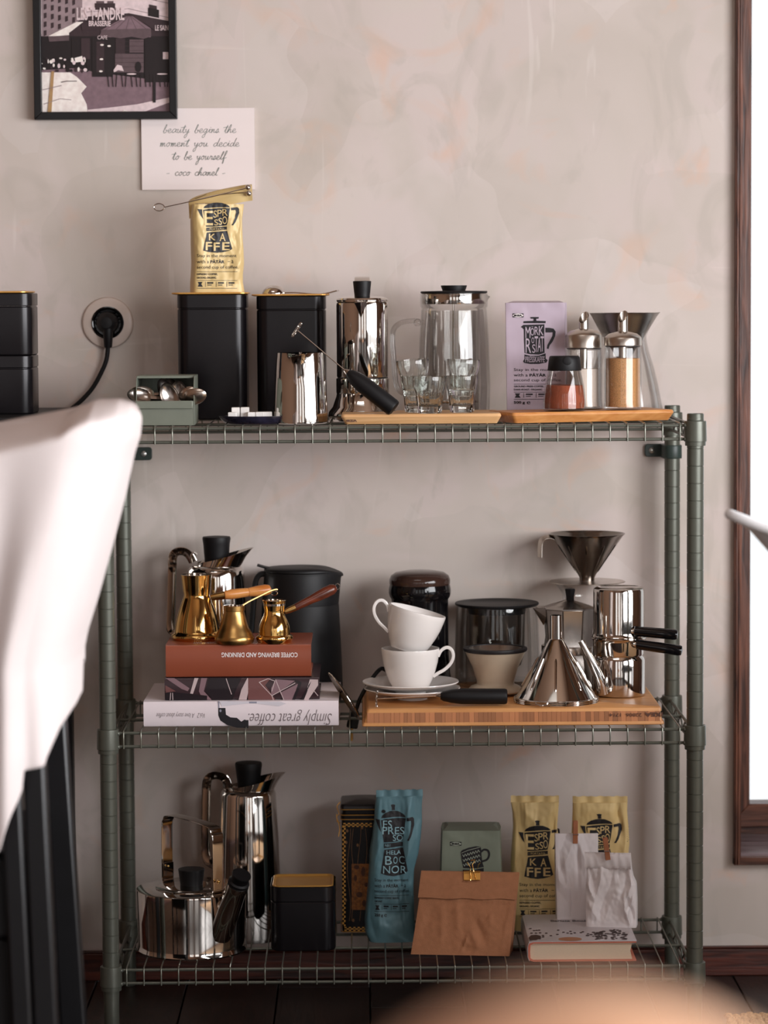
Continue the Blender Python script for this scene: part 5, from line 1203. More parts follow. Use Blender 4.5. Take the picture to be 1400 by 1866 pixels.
b = B(); b.tube([W(978, 1280.5, Y-.07), W(976, 1283, Y-.071), W(985, 1286, Y-.072), W(996, 1285, Y-.072), W(998, 1281, Y-.07)], .0013, 8); obj('wire_catch', b, M_STEEL, t)

# octagonal aluminium moka pot
Y = -.165; T_ = Turn(1037, Y, 1180); k = T_.k; z0 = ZB2
t = thing('moka_pot', 'faceted aluminium moka pot with black knob behind the upside-down funnel', 'moka pot', (*T_.c, z0))
def octa(pts, b=None):
    b = b or B(); rings = []
    for r, z in pts: rings.append([Vector((T_.x+r*cos(pi/8+pi/4*j+.1), Y+r*sin(pi/8+pi/4*j+.1), z)) for j in range(8)])
    return b.loft(rings)
b = octa([(56*k, z0), (58*k, z0+.002), (53*k, T_.z(1200)), (49*k, T_.z(1188))]); obj('boiler', b, M_ALU, t, 20, bevel=.0012)
b = B(); Mx = Matrix.Translation((T_.x+.008, Y-54*k, T_.z(1213))) @ Matrix.Rotation(pi/2, 4, 'X'); b.lathe([(.0055, -.004), (.0055, .001), (.004, .003), (.002, .004)], n=16, M=Mx); obj('safety_valve', b, M_BRASSD, t)
b = B(); b.lathe(T_.prof([(50, 1189), (50.5, 1188), (50.5, 1176), (49.5, 1175)]), T_.c, 48); obj('joint_ring', b, M_ALU, t)
b = octa([(47*k, T_.z(1176)), (44.5*k, T_.z(1160)), (48.5*k, T_.z(1111)), (49*k, T_.z(1108))]); obj('upper_chamber', b, M_ALU, t, 20, bevel=.0012)
b = B(); sp = [(990, 1109), (973, 1108), (977, 1113), (984, 1120), (990, 1136)]
b.loft([[T_.at(x_, y_, dy) for x_, y_ in sp] for dy in (-.009, -.002, .002, .009)][1:3]); 
b = B(); P_ = T_.at; b.add([P_(994, 1107.5, -.014), P_(994, 1107.5, .014), P_(971, 1107.5, 0), P_(991, 1140, 0), P_(996, 1125, -.012), P_(996, 1125, .012)], [(0, 2, 4), (2, 3, 4), (1, 5, 2), (2, 5, 3), (0, 1, 2), (0, 4, 3, 5, 1)]); obj('spout', b, M_ALU, t, 10)
b = octa([(50*k, T_.z(1108)), (50*k, T_.z(1106.5)), (34*k, T_.z(1101)), (10*k, T_.z(1094)), (9*k, T_.z(1093.5))]); obj('lid', b, M_ALU, t, 15)
b = B(); b.box(P_(977, 1107, 0).x, P_(997, 1107, 0).x, Y-.006, Y+.006, T_.z(1107), T_.z(1104.5)); obj('lid_tab', b, M_ALU, t, bevel=.0006)
b = B(); hk = [(8.2, 1094), (8, 1088), (10.5, 1074), (9.6, 1073)]; rings = []
for r, py in hk: rings.append([Vector((T_.x+.002+r*k*cos(pi/6+pi/3*j), Y+r*k*sin(pi/6+pi/3*j), T_.z(py))) for j in range(6)])
b.loft(rings); obj('knob', b, M_BLACK, t, 20)
b = B(); b.tube(smooth_path([T_.at(1084, 1110, .012), T_.at(1100, 1112, .03), T_.at(1102, 1125, .034), T_.at(1096, 1165, .03)], 5), .005, 12, flat=(.004, .007)); obj('handle', b, M_BLACK, t)

# glass server with a steel plate and cone dripper
Y = -.073; T_ = Turn(1070, Y, 1060); k = T_.k; z0 = ZB2
t = thing('glass_server', 'clear glass coffee server under the steel dripper at the back of the bamboo board', 'carafe', (*T_.c, z0))
b = B(); b.shell([(r*k, z) for r, z in ((38, z0), (43, z0+.001), (44, z0+.006), (44, T_.z(1180)), (43, T_.z(1120)), (44, T_.z(1092)), (45, T_.z(1082)), (58, T_.z(1064)), (58, T_.z(1062)))], .002, T_.c, 64); obj('glass_body', b, M_GLASS, t)
zpl = T_.z(1060.5)
t = thing('steel_dripper', 'steel cone dripper with hook handle on a flat plate, highest on middle shelf', 'coffee dripper', (T_.x, Y, T_.z(1061)))
b = B(); b.lathe([(14*k, zpl), (69*k, zpl), (70*k, zpl+.0006), (69*k, zpl+.0014), (20*k, zpl+.0022), (14*k, zpl+.003)], T_.c, 72); obj('plate', b, M_BRUSH, t)
xc = W(1070, 1010, Y).x; M_CONE = mat('dark_satin_steel', (140, 134, 128), .16, 1, .04)
b = B(); b.shell([(r*k, z) for r, z in ((13.5, zpl+.0012), (14, T_.z(1052)), (17, T_.z(1046)), (66, T_.z(976)), (69.5, T_.z(973)), (70, T_.z(972)))], .0009, (xc, Y), 72); obj('cone', b, M_CONE, t)
for i in range(10):
    a = rad(i*36+12); b = B(); P = lambda f: Vector((xc+(17+49*f)*k*cos(a)*.99, Y+(17+49*f)*k*sin(a)*.99, T_.z(1046)+(T_.z(976)-T_.z(1046))*f))
    b.tube([P(.05), P(.1), P(.75), P(.8)], [.0004, .0013, .0013, .0004], 6); obj('rib', b, M_CONE, t)
b = B(); b.tube(smooth_path([W(1020, 992, Y-.005), W(1015, 984, Y-.008), W(1004, 978.5, Y-.01), W(992, 980, Y-.012), (W(986, 988, Y-.012)), W(984.5, 1002, Y-.012), W(984.5, 1016, Y-.012)], 6), .003, 12, flat=(.0010, .0062), updir=(1, 0, 0)); obj('hook_handle', b, M_BRUSH, t)

# neapolitan flip pot
Y = -.222; T_ = Turn(1128, Y, 1160); k = T_.k; z0 = ZB2
t = thing('flip_coffee_pot', 'polished steel flip coffee pot with two black handles at right of bamboo board', 'coffee pot', (*T_.c, z0))
b = B(); b.lathe([(r*k, z) for r, z in ((44, z0), (48, z0+.0015), (49, z0+.005), (49, T_.z(1200)), (47.5, T_.z(1196)), (45, T_.z(1192)))], T_.c, 72); obj('lower_pot', b, M_STEEL, t)
b = B(); b.lathe(T_.prof([(45.5, 1193), (47.5, 1190), (47.5, 1168), (49.5, 1163), (51, 1161.5), (50.5, 1160), (47, 1159)]), T_.c, 72); obj('filter_section', b, M_STEEL, t)
b = B(); b.lathe(T_.prof([(47, 1160), (49, 1158), (47.5, 1155), (46.8, 1150), (46.8, 1076), (45.5, 1072), (42, 1070), (38, 1069), (36, 1070.3), (.1, 1070.3)]), T_.c, 72); obj('upper_pot', b, M_STEEL, t)
for (x0_, y0_, x1_, y1_, dy) in ((1156, 1150, 1236, 1157, -.030), (1160, 1174, 1244, 1186, -.034)):
    p0 = T_.at(x0_, y0_, dy-.004); p1 = T_.at(x1_, y1_, dy-.012); d = p1-p0
    b = B(); b.tube([p0-d*.06, p0], [.0045, .0035], 14); b.sphere(p0-d*.02, .0048, 12); o = obj('handle_bracket', b, M_STEEL, t)
    b = B(); b.tube([p0, p0+d*.01, p0+d*.5, p0+d*.93, p0+d*.98, p1], [.0068, .0078, .0082, .0085, .0074, .003], 20); obj('handle', b, M_GLOSSB, t)
b = B(); b.tube(smooth_path([T_.at(1098, 1262, -.03), T_.at(1094, 1240, -.036), T_.at(1084, 1215, -.038), T_.at(1071, 1190, -.038), T_.at(1059, 1168, -.038)], 6), [.0105-.0058*i/24 for i in range(25)], 20); obj('spout', b, M_STEEL, t)

# ================================================================== bottom shelf
# steel kettle
Y = -.262; T_ = Turn(350, Y, 1680); k = T_.k; z0 = S_B
t = thing('kettle', 'wide steel kettle with strap handle and black capped spout, left on the bottom shelf', 'kettle', (*T_.c, z0))
zt = T_.z(1617)
b = B(); b.lathe([(r*k, z) for r, z in ((94, z0), (100, z0+.001), (101.5, z0+.0035), (100, z0+.007), (99, z0+.011), (100.5, (z0+zt)/2), (102, zt-.003), (101.5, zt-.0008), (99, zt), (66, zt+.0005), (65, zt-.001), (63, zt-.001))], T_.c, 96); obj('kettle_body', b, M_STEEL, t, 30)
b = B(); b.lathe([(r*k, z) for r, z in ((66, zt+.0006), (66.5, zt+.0016), (65, zt+.0026), (30, zt+.0046), (.1, zt+.005))], T_.c, 64); obj('lid', b, M_STEEL, t)
kz = zt+.005; kk = W(350, 1583, Y).z
b = B(); b.lathe([(21*k, kz-.0004), (21*k, kz+.001), (24*k, kk-.003), (24.8*k, kk-.001), (24*k, kk), (1e-4, kk+.0004)], T_.c, 40); obj('knob', b, M_BLACK, t)
# bracket + strap handle in a plane turned about 45 degrees
pl = Vector((W(305, 1600, Y+.045).x, Y+.045, 0)); pr_ = Vector((W(398, 1630, Y-.052).x, Y-.052, 0)); ah = (pr_-pl).normalized(); wd = Vector((-ah.y, ah.x, 0))
zl_, zr_ = zt+.001, zt+.001
def strap(pts, wdt=.0108, th=.0009):
    b = B(); b.tube(smooth_path(pts, 8), .003, 16, flat=(wdt, th), updir=tuple(wd)); return b
hz = W(350, 1484, Y).z
b = strap([pl+Vector((0, 0, W(305, 1600, Y+.045).z)), pl+Vector((0, 0, W(305, 1510, Y+.045).z)), pl+ah*.004+Vector((0, 0, W(305, 1492, Y+.045).z)), pl+ah*.014+Vector((0, 0, W(305, 1483, Y+.045).z)), pl.lerp(pr_, .5)+Vector((0, 0, W(352, 1492, Y).z)), pr_-ah*.014+Vector((0, 0, W(398, 1508, Y-.052).z)), pr_-ah*.004+Vector((0, 0, W(398, 1518, Y-.052).z)), pr_+Vector((0, 0, W(398, 1535, Y-.052).z)), pr_+Vector((0, 0, W(398, 1621, Y-.052).z))])
hd = obj('strap_handle', b, M_STEEL, t)
for q, sgn in ((pl, 1), (pr_, -1)):
    b = strap([q+ah*.0016*sgn+Vector((0, 0, zt+.031)), q+ah*.0016*sgn+Vector((0, 0, zt+.010)), q+ah*.0016*sgn+Vector((0, 0, zt+.004)), q+ah*.005*sgn+Vector((0, 0, zt+.0012)), q+ah*.02*sgn+Vector((0, 0, zt+.0008))], .0112); obj('handle_bracket', b, M_STEEL, t)
for px_, py_, q in ((307, 1578.5, pl), (398, 1607, pr_)):
    p = W(px_, py_, q.y-.008 if q is pr_ else q.y-.006); b = B(); b.sphere(p, .0030 if q is pr_ else .0018, 12); obj('rivet', b, M_BRASS, t)
s0, s1 = W(402, 1702, Y-.062), W(434, 1612, Y-.105); d = (s1-s0); Mx = Matrix.Translation(s0) @ d.to_track_quat('Z', 'Y').to_matrix().to_4x4(); L = d.length
b = B(); b.lathe([(.0165, -.004), (.0178, .004), (.0172, L*.5), (.0165, L*.9), (.0170, L*.91), (.0166, L), (.015, L)], n=40, M=Mx); obj('spout', b, M_STEEL, t)
b = B(); b.lathe([(.0155, L-.001), (.0165, L+.002), (.0165, L+.0055), (.0135, L+.0075), (.0140, L+.0175), (.0150, L+.019), (.0146, L+.0205), (.1e-2, L+.021)], n=40, M=Mx); obj('spout_cap', b, M_BLACK, t)

# tall steel server on the bottom shelf
pourer('tall tapered steel coffee server with black knob behind the kettle', 452.5, -.082, S_B,
       [(54, 1712), (58.5, 1708), (60, 1700), (58.5, 1620), (55.5, 1530), (51, 1446), (49, 1440), (45, 1437), (20, 1436)],
       ((459, 1437, 42), (468, 1420, 53, 1434, 1407)), (453, [(20.5, 1434), (21, 1425), (23.5, 1404), (25, 1393), (24, 1389.5), (12, 1388.5)]),
       [(415, 1436, 0), (412, 1422, 0), (402, 1414, 0), (388, 1413, 0), (378, 1422, 0), (376, 1450, 0), (375, 1520, 0), (376, 1560, 0), (386, 1573, 0), (400, 1576, 0)])

# short tin with gold lid
t, xa, xb, zt1, rr = tin('storage_tin', 'short black tin with a recessed gold lid beside the kettle', 492.5, 611, -.283, .100, S_B, 1617, seam_py=1644)
b = B(); o_ = rrect(xa+.003, xb-.003, -.280, -.186, .011, 0, 6)
def rg(i, z): return rrect(xa+.003+i, xb-.003-i, -.280+i, -.186-i, .011, z, 6)
b.loft([rg(0, zt1-.001), rg(0, zt1+.0012), rg(.0012, zt1+.0018), rg(.0024, zt1+.0012), rg(.006, zt1-.0035), rg(.010, zt1-.0042)]); o = obj('lid', b, M_GOLD, t); o['label'] = 'gold recessed lid'

# ornate tall tin
Y0 = -.150; A = W(624, 1697, Y0); C = W(706, 1697, Y0); zt = W(650, 1466, Y0).z; D = .085
t = thing('ornate_tin', 'tall black tin with gold checker border and wire clasp behind the teal coffee bag', 'tin', ((A.x+C.x)/2, Y0+D/2, S_B))
rr = lambda i, z: rrect(A.x+i, C.x-i, Y0+i, Y0+D-i, .006, z, 4)
b = B(); zz = [W(650, p, Y0).z for p in (1493, 1485, 1475)]
b.loft([rr(.002, S_B), rr(0, S_B+.002), rr(0, zz[0])]); obj('tin_body', b, M_TIN, t)
b = B(); b.loft([rr(-.001, zz[0]), rr(-.001, zz[1]), rr(.001, zz[1]+.001), rr(.001, zz[2])]); obj('tin_neck', b, M_TIN, t)
b = B(); b.loft([rr(-.0015, zz[2]), rr(-.0015, zt-.003), rr(0, zt), rr(.02, zt+.0045)]); obj('lid', b, M_TIN, t)
for z_ in zz+[S_B+.0015]:
    b = B(); b.tube([p for p in rr(-.0016, z_)], .0008, 6, closed=True); obj('gold_rim', b, M_GOLD, t)
b = B(); cxl = A.x-.004
b.tube(smooth_path([Vector((cxl+.002, Y0+.012, W(604, 1464, Y0).z)), Vector((cxl-.003, Y0+.010, W(604, 1472, Y0).z)), Vector((cxl, Y0+.010, W(604, 1485, Y0).z)), Vector((cxl-.004, Y0+.008, W(604, 1490, Y0).z)), Vector((cxl-.001, Y0+.008, W(604, 1500, Y0).z)), Vector((cxl+.001, Y0+.008, W(604, 1512, Y0).z)), Vector((cxl-.001, Y0+.006, W(604, 1526, Y0).z))], 5), .0009, 8)
b.tube([Vector((cxl-.004, Y0+.014, W(604, 1486, Y0).z)), Vector((cxl-.003, Y0+.012, W(604, 1500, Y0).z)), Vector((cxl+.003, Y0+.01, W(604, 1502, Y0).z))], .0008, 6); obj('wire_clasp', b, M_GOLD, t)
pr = Print()
for i in range(13):
    for j in range(3):
        if (i+j) % 2 == 0: pr.rect(626+i*4, 1499.5+j*2.4, 630+i*4, 1501.9+j*2.4); pr.rect(628+i*4, 1689+j*2.4, 632+i*4, 1691.4+j*2.4)
for i in range(46):
    for j in range(2):
        if (i+j) % 2 == 0: pr.rect(617.5+8+j*3-1.5, 1504+i*4, 617.5+11+j*3-1.5, 1508+i*4)
pr.build('checker_border', planemap(Y0), M_GOLD, t)
pr = Print()
for x in (636, 644, 655, 666):
    pr.line([(x+3*sin(i*.55+x), 1510+i*12) for i in range(15)], .8)
for x, y in ((633, 1514), (631, 1535), (652, 1540), (660, 1508), (629, 1630), (630, 1640), (644, 1677)): pr.disc(x, y, 2.3, 3, 0, 10)
pr.build('printed_ornament', planemap(Y0), mat('faded_gold_print', (134, 96, 62), .4, .3), t)
pr = Print(); pr.rect(641, 1574, 676, 1658); pr.build('printed_panel', planemap(Y0, .0004), mat('amber_print', (150, 92, 40), .4, .2, .5, 240), t)
pr = Print(); 
for x, y, a, c_ in ((650, 1580, 5, 4), (662, 1588, 4, 9), (648, 1600, 3, 6), (668, 1612, 4, 4), (655, 1630, 6, 5), (664, 1646, 4, 6)): pr.disc(x, y, a, c_, 0, 12)
pr.build('panel_shapes', planemap(Y0, .0007), mat('dark_amber_print', (84, 48, 26), .4, .2, .3, 200), t)

# bags of coffee on the bottom shelf
def coffee_bag(label, bag, m, Ymat=None, seal=.010, sealm=None):
    t = thing('coffee_bag', label, 'bag', bag.O); obj('bag_body', bag.mesh(), m, t, 50)
    z1 = bag.z0+bag.H; b = B(); rings = []
    a, c_ = bag.rows[-1][1], bag.rows[-1][2]; n = 24; ym = bag.d*interp(bag.dp, 1)*.5
    for z_, yy in ((z1-.001, ym-.0016), (z1+seal*.3, ym-.0012), (z1+seal, ym-.0008), (z1+seal, ym+.0008), (z1+seal*.3, ym+.0012), (z1-.001, ym+.0016)):
        rings.append([bag.world(a+(c_-a)*i/n, yy+.0016*sin(i*.9+bag.seed)*(1 if z_ > z1 else .4), z_+.0006*sin(i*1.7)) for i in range(n+1)])
    b.loft(rings, True, True, closed=False); obj('top_seal', b, sealm or m, t, 60)
    return t
teal = Bag(-.226, [(1452, 686, 771), (1470, 684, 770), (1500, 683, 771), (1530, 680, 769), (1560, 676, 765), (1590, 675, 757), (1620, 673, 756), (1650, 670, 757), (1680, 667, 758), (1705, 668, 760), (1719, 674, 764)], S_B, .062, [(0, .9), (.06, 1), (.6, .95), (.85, .5), (1, .1)], yaw=rad(4), n=4, lean=.03,
           folds=((.35, .95, .55, .55, .28, .005), (.1, .62, .45, .36, .16, -.004), (-.95, .9, -.7, .6, .2, .003), (-1, .3, -.6, .02, .2, -.004), (-.6, .12, .4, .02, .14, .003), (.9, .5, .5, .3, .2, -.004)), wr=.0022, seed=4)
t = coffee_bag('tall teal foil coffee bag standing between the ornate tin and the brown paper bag', teal, M_TEAL)
L_TEAL = [('ES', (224, 436, 320, 500), dict(bold=0)), ('PRES', (216, 490, 456, 552), {}), ('SO', (330, 556, 440, 608), {}), ('N&1', (244, 634, 300, 656), {}), ('HELA', (262, 688, 420, 722), {}), ('B', (246, 734, 320, 806), {}), ('O', (336, 740, 384, 800), {}), ('C', (400, 736, 456, 800), {}), ('NOR', (224, 816, 480, 880), {})]
emblem(teal.map, t, 661, .1666, 1400, .2176, L_TEAL, lettermat=mat('pale_teal_print', (150, 190, 200), .4))
pr = Print(); pr.disc(699, 1478.5, 4, 3.2, 0, 12); pr.build('printed_bean', teal.map(.0005), M_INK, t)
slogan(teal.map(.0006), t, 683, 745, 1601, 10, (('ESPRESSO COFFEE BEANS,', 'ORGANIC'), '250 g'))
yelA = Bag(-.152, [(1462, 931, 1019), (1480, 934, 1018), (1510, 935, 1016), (1540, 933, 1021), (1570, 931, 1024), (1610, 931, 1025), (1650, 933, 1026), (1690, 936, 1025)], S_B, .06, [(0, .9), (.06, 1), (.55, .95), (.85, .5), (1, .12)], yaw=rad(-3), n=5,
           folds=((-.5, .93, .05, .84, .16, .006), (.1, .84, .95, .96, .16, .006), (.85, .9, .8, .62, .2, -.005), (-1, .75, -.8, .5, .2, .004), (.98, .55, .8, .35, .18, .003)), wr=.0018, seed=6)
t = coffee_bag('yellow foil coffee bag between the brown paper bag and the white bags, full emblem showing', yelA, M_YEL)
emblem(yelA.map, t, 920, .17857, 1440, .17857, L_ESP, lettermat=M_YEL)
slogan(yelA.map(.0006), t, 947, 1022, 1609, 10.2, (('ESPRESSO COFFEE,', 'GROUND, ORGANIC'), None))
yelB = Bag(-.150, [(1463, 1044, 1144), (1480, 1044, 1144), (1510, 1043, 1147), (1540, 1042, 1149), (1570, 1041, 1146), (1620, 1041, 1146), (1690, 1044, 1146)], S_B, .06, [(0, .9), (.06, 1), (.55, .95), (.85, .5), (1, .12)], yaw=rad(-2), n=5,
           folds=((-.6, .95, .5, .93, .12, .004), (.6, .93, .75, .78, .14, -.005), (.98, .8, .8, .55, .2, .004), (-.95, .8, -.8, .6, .15, .003)), wr=.0018, seed=9)
t = coffee_bag('rightmost yellow foil coffee bag, behind the two white paper bags', yelB, M_YEL)
emblem(yelB.map, t, 920+632*.17857, .17857, 1440-65*.17857, .17857, L_ESP, lettermat=M_YEL)
pr = Print()
for i in range(6): pr.line([(1143.5, 1512+i*4.3), (1147, 1510+i*4.3)], 1.2)
pr.build('printed_mark', yelB.map(.0006), M_INK, t)

# green pack behind the brown paper bag
t, gp = pack('coffee_pack', 'sage green coffee pack with a printed cup, behind the brown paper bag', (804, 799), (914, 919), 1514, 1697, -.205, S_B, .078, rad(-1.5), M_GREENP, 8)
pr = Print(); D4 = lambda u, v: (730+u/5.833, 1470+v/5.833)
pr.rect(*D4(528, 372), *D4(648, 414))
pr.poly([D4(*q) for q in [(640, 482), (655, 462), (720, 436), (800, 420), (850, 424), (858, 446), (862, 520), (874, 600), (888, 640), (780, 656), (668, 650), (650, 560)]])
pr.poly([D4(*q) for q in [(664, 668), (780, 672), (886, 650), (884, 720), (668, 720)]])
hp = smooth_path([(*D4(856, 480), 0), (*D4(890, 456), 0), (*D4(932, 468), 0), (*D4(942, 515), 0), (*D4(920, 560), 0), (*D4(872, 580), 0)], 5); pr.line([(q.x, q.y) for q in hp], 3.6)
pr.build('printed_cup', gp.map(.0005), M_INK, t, 6)
pr = Print(); c_ = D4(588, 393); pr.disc(c_[0], c_[1], 9.8, 3.2, 0, 24)
pr.line([D4(650, 492), D4(720, 462), D4(846, 430)], .8)
for r_ in range(3):
    pts = [D4(660+i*14+r_*4, 510+r_*50-i*4.2+(26 if i % 2 else 0)) for i in range(14)]; pr.line(pts, .9)
pr.build('cup_pattern', gp.map(.0009), mat('pale_green_print', (176, 184, 168), .5), t)
pr = Print(); a_, c_ = D4(546, 383), D4(632, 403); pr.text('IKEA', (*a_, *c_), bold=.06); pr.build('logo_lettering', gp.map(.0013), M_INK, t)

# brown paper bag with binder clip
kb = Bag(-.318, [(1588, 768, 947), (1637, 762, 941.5), (1690, 754, 936), (1742, 746, 931)], S_B, .085, [(0, 1), (.35, .72), (.65, .34), (1, .04)], yaw=rad(-7), n=30, lean=.42, px0=838,
         folds=((-.95, .70, .95, .66, .05, .0016), (-.2, .62, -.1, .3, .1, .0025), (.15, .3, .35, .1, .08, .003), (.0, .12, .25, .02, .07, -.0035), (.2, .42, .45, .2, .09, -.003), (.5, .5, .55, .35, .08, .002), (-.5, .6, -.4, .2, .1, .0018), (.1, .22, .02, .04, .05, .004), (-.7, .5, -.8, .2, .12, -.0018), (.95, .9, .8, .1, .06, .0012)), wr=.0016, seed=11)
t = thing('paper_bag', 'brown kraft paper bag folded over and held by a gold binder clip', 'bag', kb.O); obj('bag_body', kb.mesh(70, 70), M_KRAFT, t, 40)
b = B(); rings = []      # folded-over flap on the front
zf0, zf1 = kb.loc(840, 1637)[1], kb.z0+kb.H+.0012
for z_, yo in ((zf0, -.0012), (zf0+.0004, -.0026), ((zf0+zf1)/2, -.003), (zf1-.001, -.0026), (zf1, .001)):
    rings.append([kb.world(kb.xl(z_)+(kb.xr(z_)-kb.xl(z_))*i/24, kb.front(kb.xl(z_)+(kb.xr(z_)-kb.xl(z_))*(.5+.46*(i/12-1)), z_)+yo+.0009*noise.noise(Vector((i*.5, z_*60, 2))), z_+(.0008*sin(i*.7) if z_ < zf1-.01 else 0)) for i in range(25)])
b.loft(rings, False, False, closed=False); obj('folded_flap', b, M_KRAFT, t, 60, recalc=True)
bc = thing('binder_clip', 'gold binder clip with wire arms on the folded brown paper bag', 'clip', kb.map(.006)(861, 1600))
q = kb.map(.0045); q2 = kb.map(-.006)
a0, a1, a2, a3 = q(846, 1588), q(876, 1588), q(876, 1602.5), q(846, 1602.5)
b = B(); th = Vector((0, .001, 0)); bk = Vector((0, .011, 0)); b.loft([[a0+bk*.5, a1+bk*.5, a1, a0], [a3, a2, a2+th, a3+th]][:0] or [[a0, a1, a1+th, a0+th], [a3, a2, a2+th, a3+th]]); b.loft([[a0, a1, a1+th, a0+th], [a0+bk, a1+bk, a1+bk-th, a0+bk-th]]); obj('clip_body', b, M_GOLD, bc, 20)
for pts in ([(847, 1602.5), (858, 1603)], [(858, 1603), (858, 1590), (857, 1580), (851, 1571)], [(875, 1602.5), (868, 1602)], [(868, 1602), (863.5, 1588), (861, 1575), (866, 1569)], [(846, 1588), (876, 1588)], [(858, 1568), (866, 1567)], [(870, 1583), (872, 1576), (876, 1572)]):
    b = B(); b.tube([kb.map(.0062)(x_, y_) if y_ > 1588 else kb.map(.0045)(x_, 1590)+Vector((0, 0, (1590-y_)*kb_k)) if False else W(x_, y_, kb.map(.0062)(860, 1592).y) for x_, y_ in pts], .0008, 8); obj('wire_arm', b, M_BRASS, bc)

# book lying flat with the page edges to the front
Yk = -.366; A = W(963, 1753, Yk); C = W(1160, 1751, Yk); x0, x1 = A.x, C.x; zt = W(1060, 1716, Yk).z; D = .195; z0 = S_B
t = thing('book', 'pale hardback with coffee bean cover lying under the two white paper bags', 'book', ((x0+x1)/2, Yk+D/2, z0))
sec = [(x1, z0), (x0+.008, z0), (x0+.002, z0+.002), (x0, z0+.007), (x0, zt-.007), (x0+.002, zt-.002), (x0+.008, zt), (x1, zt), (x1, zt-.0022), (x0+.008, zt-.0024), (x0+.0035, zt-.005), (x0+.0028, (z0+zt)/2), (x0+.0035, z0+.005), (x0+.008, z0+.0024), (x1, z0+.0022)]
b = B(); b.loft([[Vector((x, y, z)) for x, z in sec] for y in (Yk, Yk+D)]); o = obj('hard_cover', b, M_CORAL, t, 40); o['label'] = 'coral coloured boards'
b = B(); b.prism([(x0+.0036, z0+.0026), (x1-.006, z0+.0026), (x1-.009, (z0+zt)/2), (x1-.006, zt-.0026), (x0+.0036, zt-.0026), (x0+.0031, (z0+zt)/2)], Yk+.003, Yk+D-.003); obj('pages', b, M_PAPER, t)
sec2 = [(x1+.0006, zt+.0001), (x0+.008, zt+.0001), (x0+.0018, zt-.0015), (x0-.0004, zt-.007), (x0-.0004, z0+.007), (x0+.002, z0+.0014), (x0+.0012, z0+.0012), (x0-.0010, z0+.007), (x0-.0010, zt-.007), (x0+.0014, zt-.0008), (x0+.008, zt+.0009), (x1+.0006, zt+.0009)]
b = B(); b.loft([[Vector((x, y, z)) for x, z in sec2] for y in (Yk-.0004, Yk+D)]); o = obj('dust_jacket', b, M_BOOKP, t, 40)
ZBK = zt+.0009
mt = lambda off: (lambda px, py: onz(px, py, ZBK+off))
D5 = lambda u, v: (940+u/5.385, 1640+v/5.385)
pr = Print(); rnd = random.Random(12)
def bean(u, v, s_=1): x_, y_ = D5(u, v); pr.disc(x_, y_, 2.7*s_, 1.0*s_, 0, 8)
for u, v in ((145, 280), (180, 300), (205, 298), (230, 296), (155, 325), (200, 325), (240, 322), (300, 325), (345, 350), (268, 348), (270, 362), (235, 380), (418, 296), (410, 338), (470, 316), (510, 324), (538, 308), (580, 322), (545, 330), (640, 320), (660, 312)): bean(u, v)
for i in range(110):
    u = 690+rnd.random()*400; v = 285+rnd.random()*100; 
    if v < 300+abs(u-1000)*.12-15 or (u < 760 and v > 350): continue
    bean(u, v, .9+rnd.random()*.5)
pr.poly([D5(*q_) for q_ in ((125, 370), (150, 345), (200, 340), (245, 350), (250, 370), (200, 392), (140, 392))])
pr.build('printed_beans', mt(.0003), mat('dark_bean_print', (74, 52, 50), .5), t)
pr = Print(); c_ = D5(535, 383); pr.disc(c_[0], c_[1], 21.5, 3.6, 0, 28); pr.build('printed_coffee', mt(.0003), mat('caramel_print', (176, 118, 80), .5), t)
pr = Print(); a_, c_ = D5(342, 196), D5(700, 212); pr.text('Barista Book', (a_[0], a_[1], c_[0]+2, c_[1]), bold=.03); pr.build('cover_lettering', mt(.0003), mat('grey_ink', (90, 84, 90), .5), t)

# white paper bags with clothespins, standing on the book
def peg(label, top, bot, Y, parent_n=None):
    p0, p1 = W(*top, Y), W(*bot, Y); t = thing('clothespin', label, 'clothespin', p1, None); d = p1-p0; L = d.length
    M = Matrix.Translation(p0) @ d.to_track_quat('Z', 'Y').to_matrix().to_4x4()
    xd = Vector((1, 0, 0)); w = .0038
    for s_ in (0, 1):
        off = Vector((0, -.0035 if s_ == 0 else .0045, 0)); off2 = Vector((0, -.0012 if s_ == 0 else .0030, 0))
        b = B(); xs = (d.cross(Vector((0, 1, 0)))).normalized()*w; rings = []
        for f, o_, th in ((0, off, .0022), (.5, off*.85, .0034), (.62, off*.7, .0026), (.68, off2, .0034), (1, off2, .0022)):
            c_ = p0+d*f; y_ = Vector((0, o_.y, 0)); q_ = Vector((0, -th/2, 0)); rings.append([c_+y_-xs+q_, c_+y_+xs+q_, c_+y_+xs-q_, c_+y_-xs-q_])
        b.loft(rings); obj('wooden_jaw', b, M_PEG, t, 20, bevel=.0004)
    c_ = p0+d*.6; b = B(); b.tube([c_+Vector((.0046*cos(a)*.0+(-.0045+.009*i/20), -.0042*cos(a*1)-.0, .0016*sin(a))) for i, a in [(i, i*pi/2.5) for i in range(21)]], .0005, 6); b.tube([c_+Vector((-.0045, -.0045, .001)), c_+Vector((.0045, -.0045, .001))], .0006, 6); obj('spring', b, M_STEEL, t)
    return t
wA = Bag(-.212, [(1519, 1011, 1090), (1535, 1011, 1091), (1570, 1011.5, 1091), (1600, 1012, 1092), (1630, 1013, 1092), (1660, 1014, 1092), (1673, 1014, 1092)], ZBK+.0002, .046, [(0, 1), (.3, .9), (.7, .5), (1, .05)], yaw=rad(-1), n=14,
         folds=((-.05, .97, -.6, .62, .22, .004), (.0, .97, .5, .6, .2, .0035), (-.95, .5, -.45, .35, .14, .005), (-.75, .62, -.5, .38, .1, -.004), (.05, .9, .05, .3, .15, -.0025), (-.35, .35, -.3, .02, .05, .0015)), wr=.0012, seed=14)
